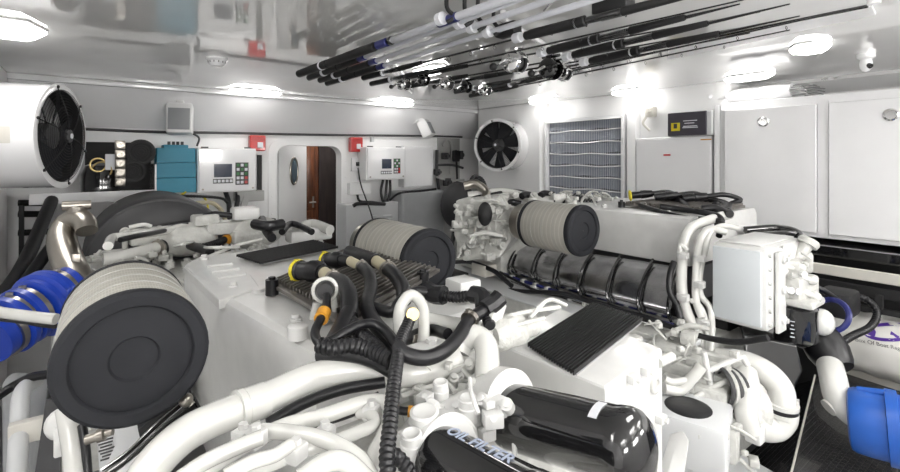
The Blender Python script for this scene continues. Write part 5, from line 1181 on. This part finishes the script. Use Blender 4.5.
for (u, v, u2, v2, lb) in ((525, 36, 700, -8, 'whose thick grip starts just below the left clamp'), (548, 51, 740, 4, 'whose thick grip starts beside the blue spool reel'), (573, 55, 790, 4, 'whose thick grip starts above the large dark reel'), (590, 61, 800, 16, 'whose thick grip starts right of the large dark reel')):
    t, a_, ax_, L_r = rod(u, v, u2, v2, 2.075, 'black fishing rod '+lb, 'thin')
    MB().lathe(a_+ax_*.02, ax_, [(0, .012), (.004, .017), (.22, .017), (.224, .012)], 16).build('foam_grip', 'black_matt', t)
    MB().lathe(a_+ax_*-.05, ax_, [(0, .016), (.003, .018), (.03, .018), (.034, .014)], 16).build('butt_cap', 'text_white', t)
for k, (u, v) in enumerate(((441, 19), (459, 22.5), (472, 27.5), (488, 32))):
    c = P(u, v, z=2.10); ax_ = rods[0][2]; t = thing('rod_holder', c, ('first', 'second', 'third', 'last')[k]+' of four ceiling clips round the thick white rods, counted from the left', 'clip')
    MB().lathe(c-ax_*.012, ax_, [(0, .021), (.024, .021)], 18).build('ring', 'text_white', t)
    MB().tube([c+ax_*.03-Z_*.018, c+ax_*.035+RX*.02, c+ax_*.03+Z_*.03, V((c.x, c.y, ZC-.002))+ax_*.03], .007, n=8).build('hook', 'black_matt', t)
# rod rack bars and straps
for (u0, v0, u1, v1, u2, lb) in ((385, 60, 412, 92, 0, 'thin white rack bar across the rod butts'), (500, 18, 590, 72, 0, 'thin white rack bar across the middle of the rods')):
    a = P(u0, v0, z=2.165); b = P(u1, v1, z=2.165); t = thing('rod_rack', a, lb, 'rack')
    MB().tube([a, b], .012, n=8, smooth=0).build('bar', 'gloss_white', t)
    for f in (.02, .98): q = a.lerp(b, f); MB().cyl(q, V((q.x, q.y, ZC-.001)), .012, n=10).build('hanger', 'gloss_white', t)
for (u, v, s, lb) in ((508, 30, .9, 'left of the two black rod clamps with a steel wire'), (613, 7, 1.1, 'right one of the two black rod clamps, beside a blue winding')):
    c = P(u, v, z=2.12); t = thing('rod_clamp', c, lb, 'clamp'); yaw = math.atan2(rods[0][2].y, rods[0][2].x)
    MB().box(c, (.11*s, .055*s, .055*s), R=Matrix.Rotation(yaw, 3, 'Z'), bev=.010).build('clamp_body', 'black_matt', t)
    for o_ in (.0, .012): MB().tube([c+RX*(.03+o_)+Z_*.02, c+RX*.10+Z_*.035-FW*(.04+o_), c+RX*(.13+o_)+Z_*.065-FW*.12], .003, n=6).build('wire', 'chrome', t)
# fat rail that carries the longest rod
a = P(500, 104, z=2.15); b = P(868, 6, z=2.16); t = thing('rod_pole', a, 'long dark rod reaching the ceiling hook at the upper right', 'rod', )
MB().tube([P(560, 68, z=2.14), P(868, 6, z=2.14)], .006, n=8, smooth=0).build('blank', 'black_gloss', t)
q = P(874, 4, z=2.14); MB().tube([q, q+Z_*.03, V((q.x, q.y, ZC-.001))], .018, n=12).build('ceiling_hook', 'gloss_white', t)
struct('trim_13', MB().poly([P(668, 46, z=ZC), P(872, 3, z=ZC), P(876, 12, z=ZC), P(668, 58, z=ZC)], (0,0,-.012)), 'soffit_white', bevel=.003)
scene.view_settings.view_transform = 'Standard'; scene.view_settings.look = 'None'; scene.view_settings.gamma = 1
scene.view_settings.use_curve_mapping = False
scene.view_settings.exposure = 2.35
w = bpy.data.worlds.new('world'); scene.world = w; w.use_nodes = True; w.node_tree.nodes['Background'].inputs[0].default_value = (.6,.62,.65,1); w.node_tree.nodes['Background'].inputs[1].default_value = .3
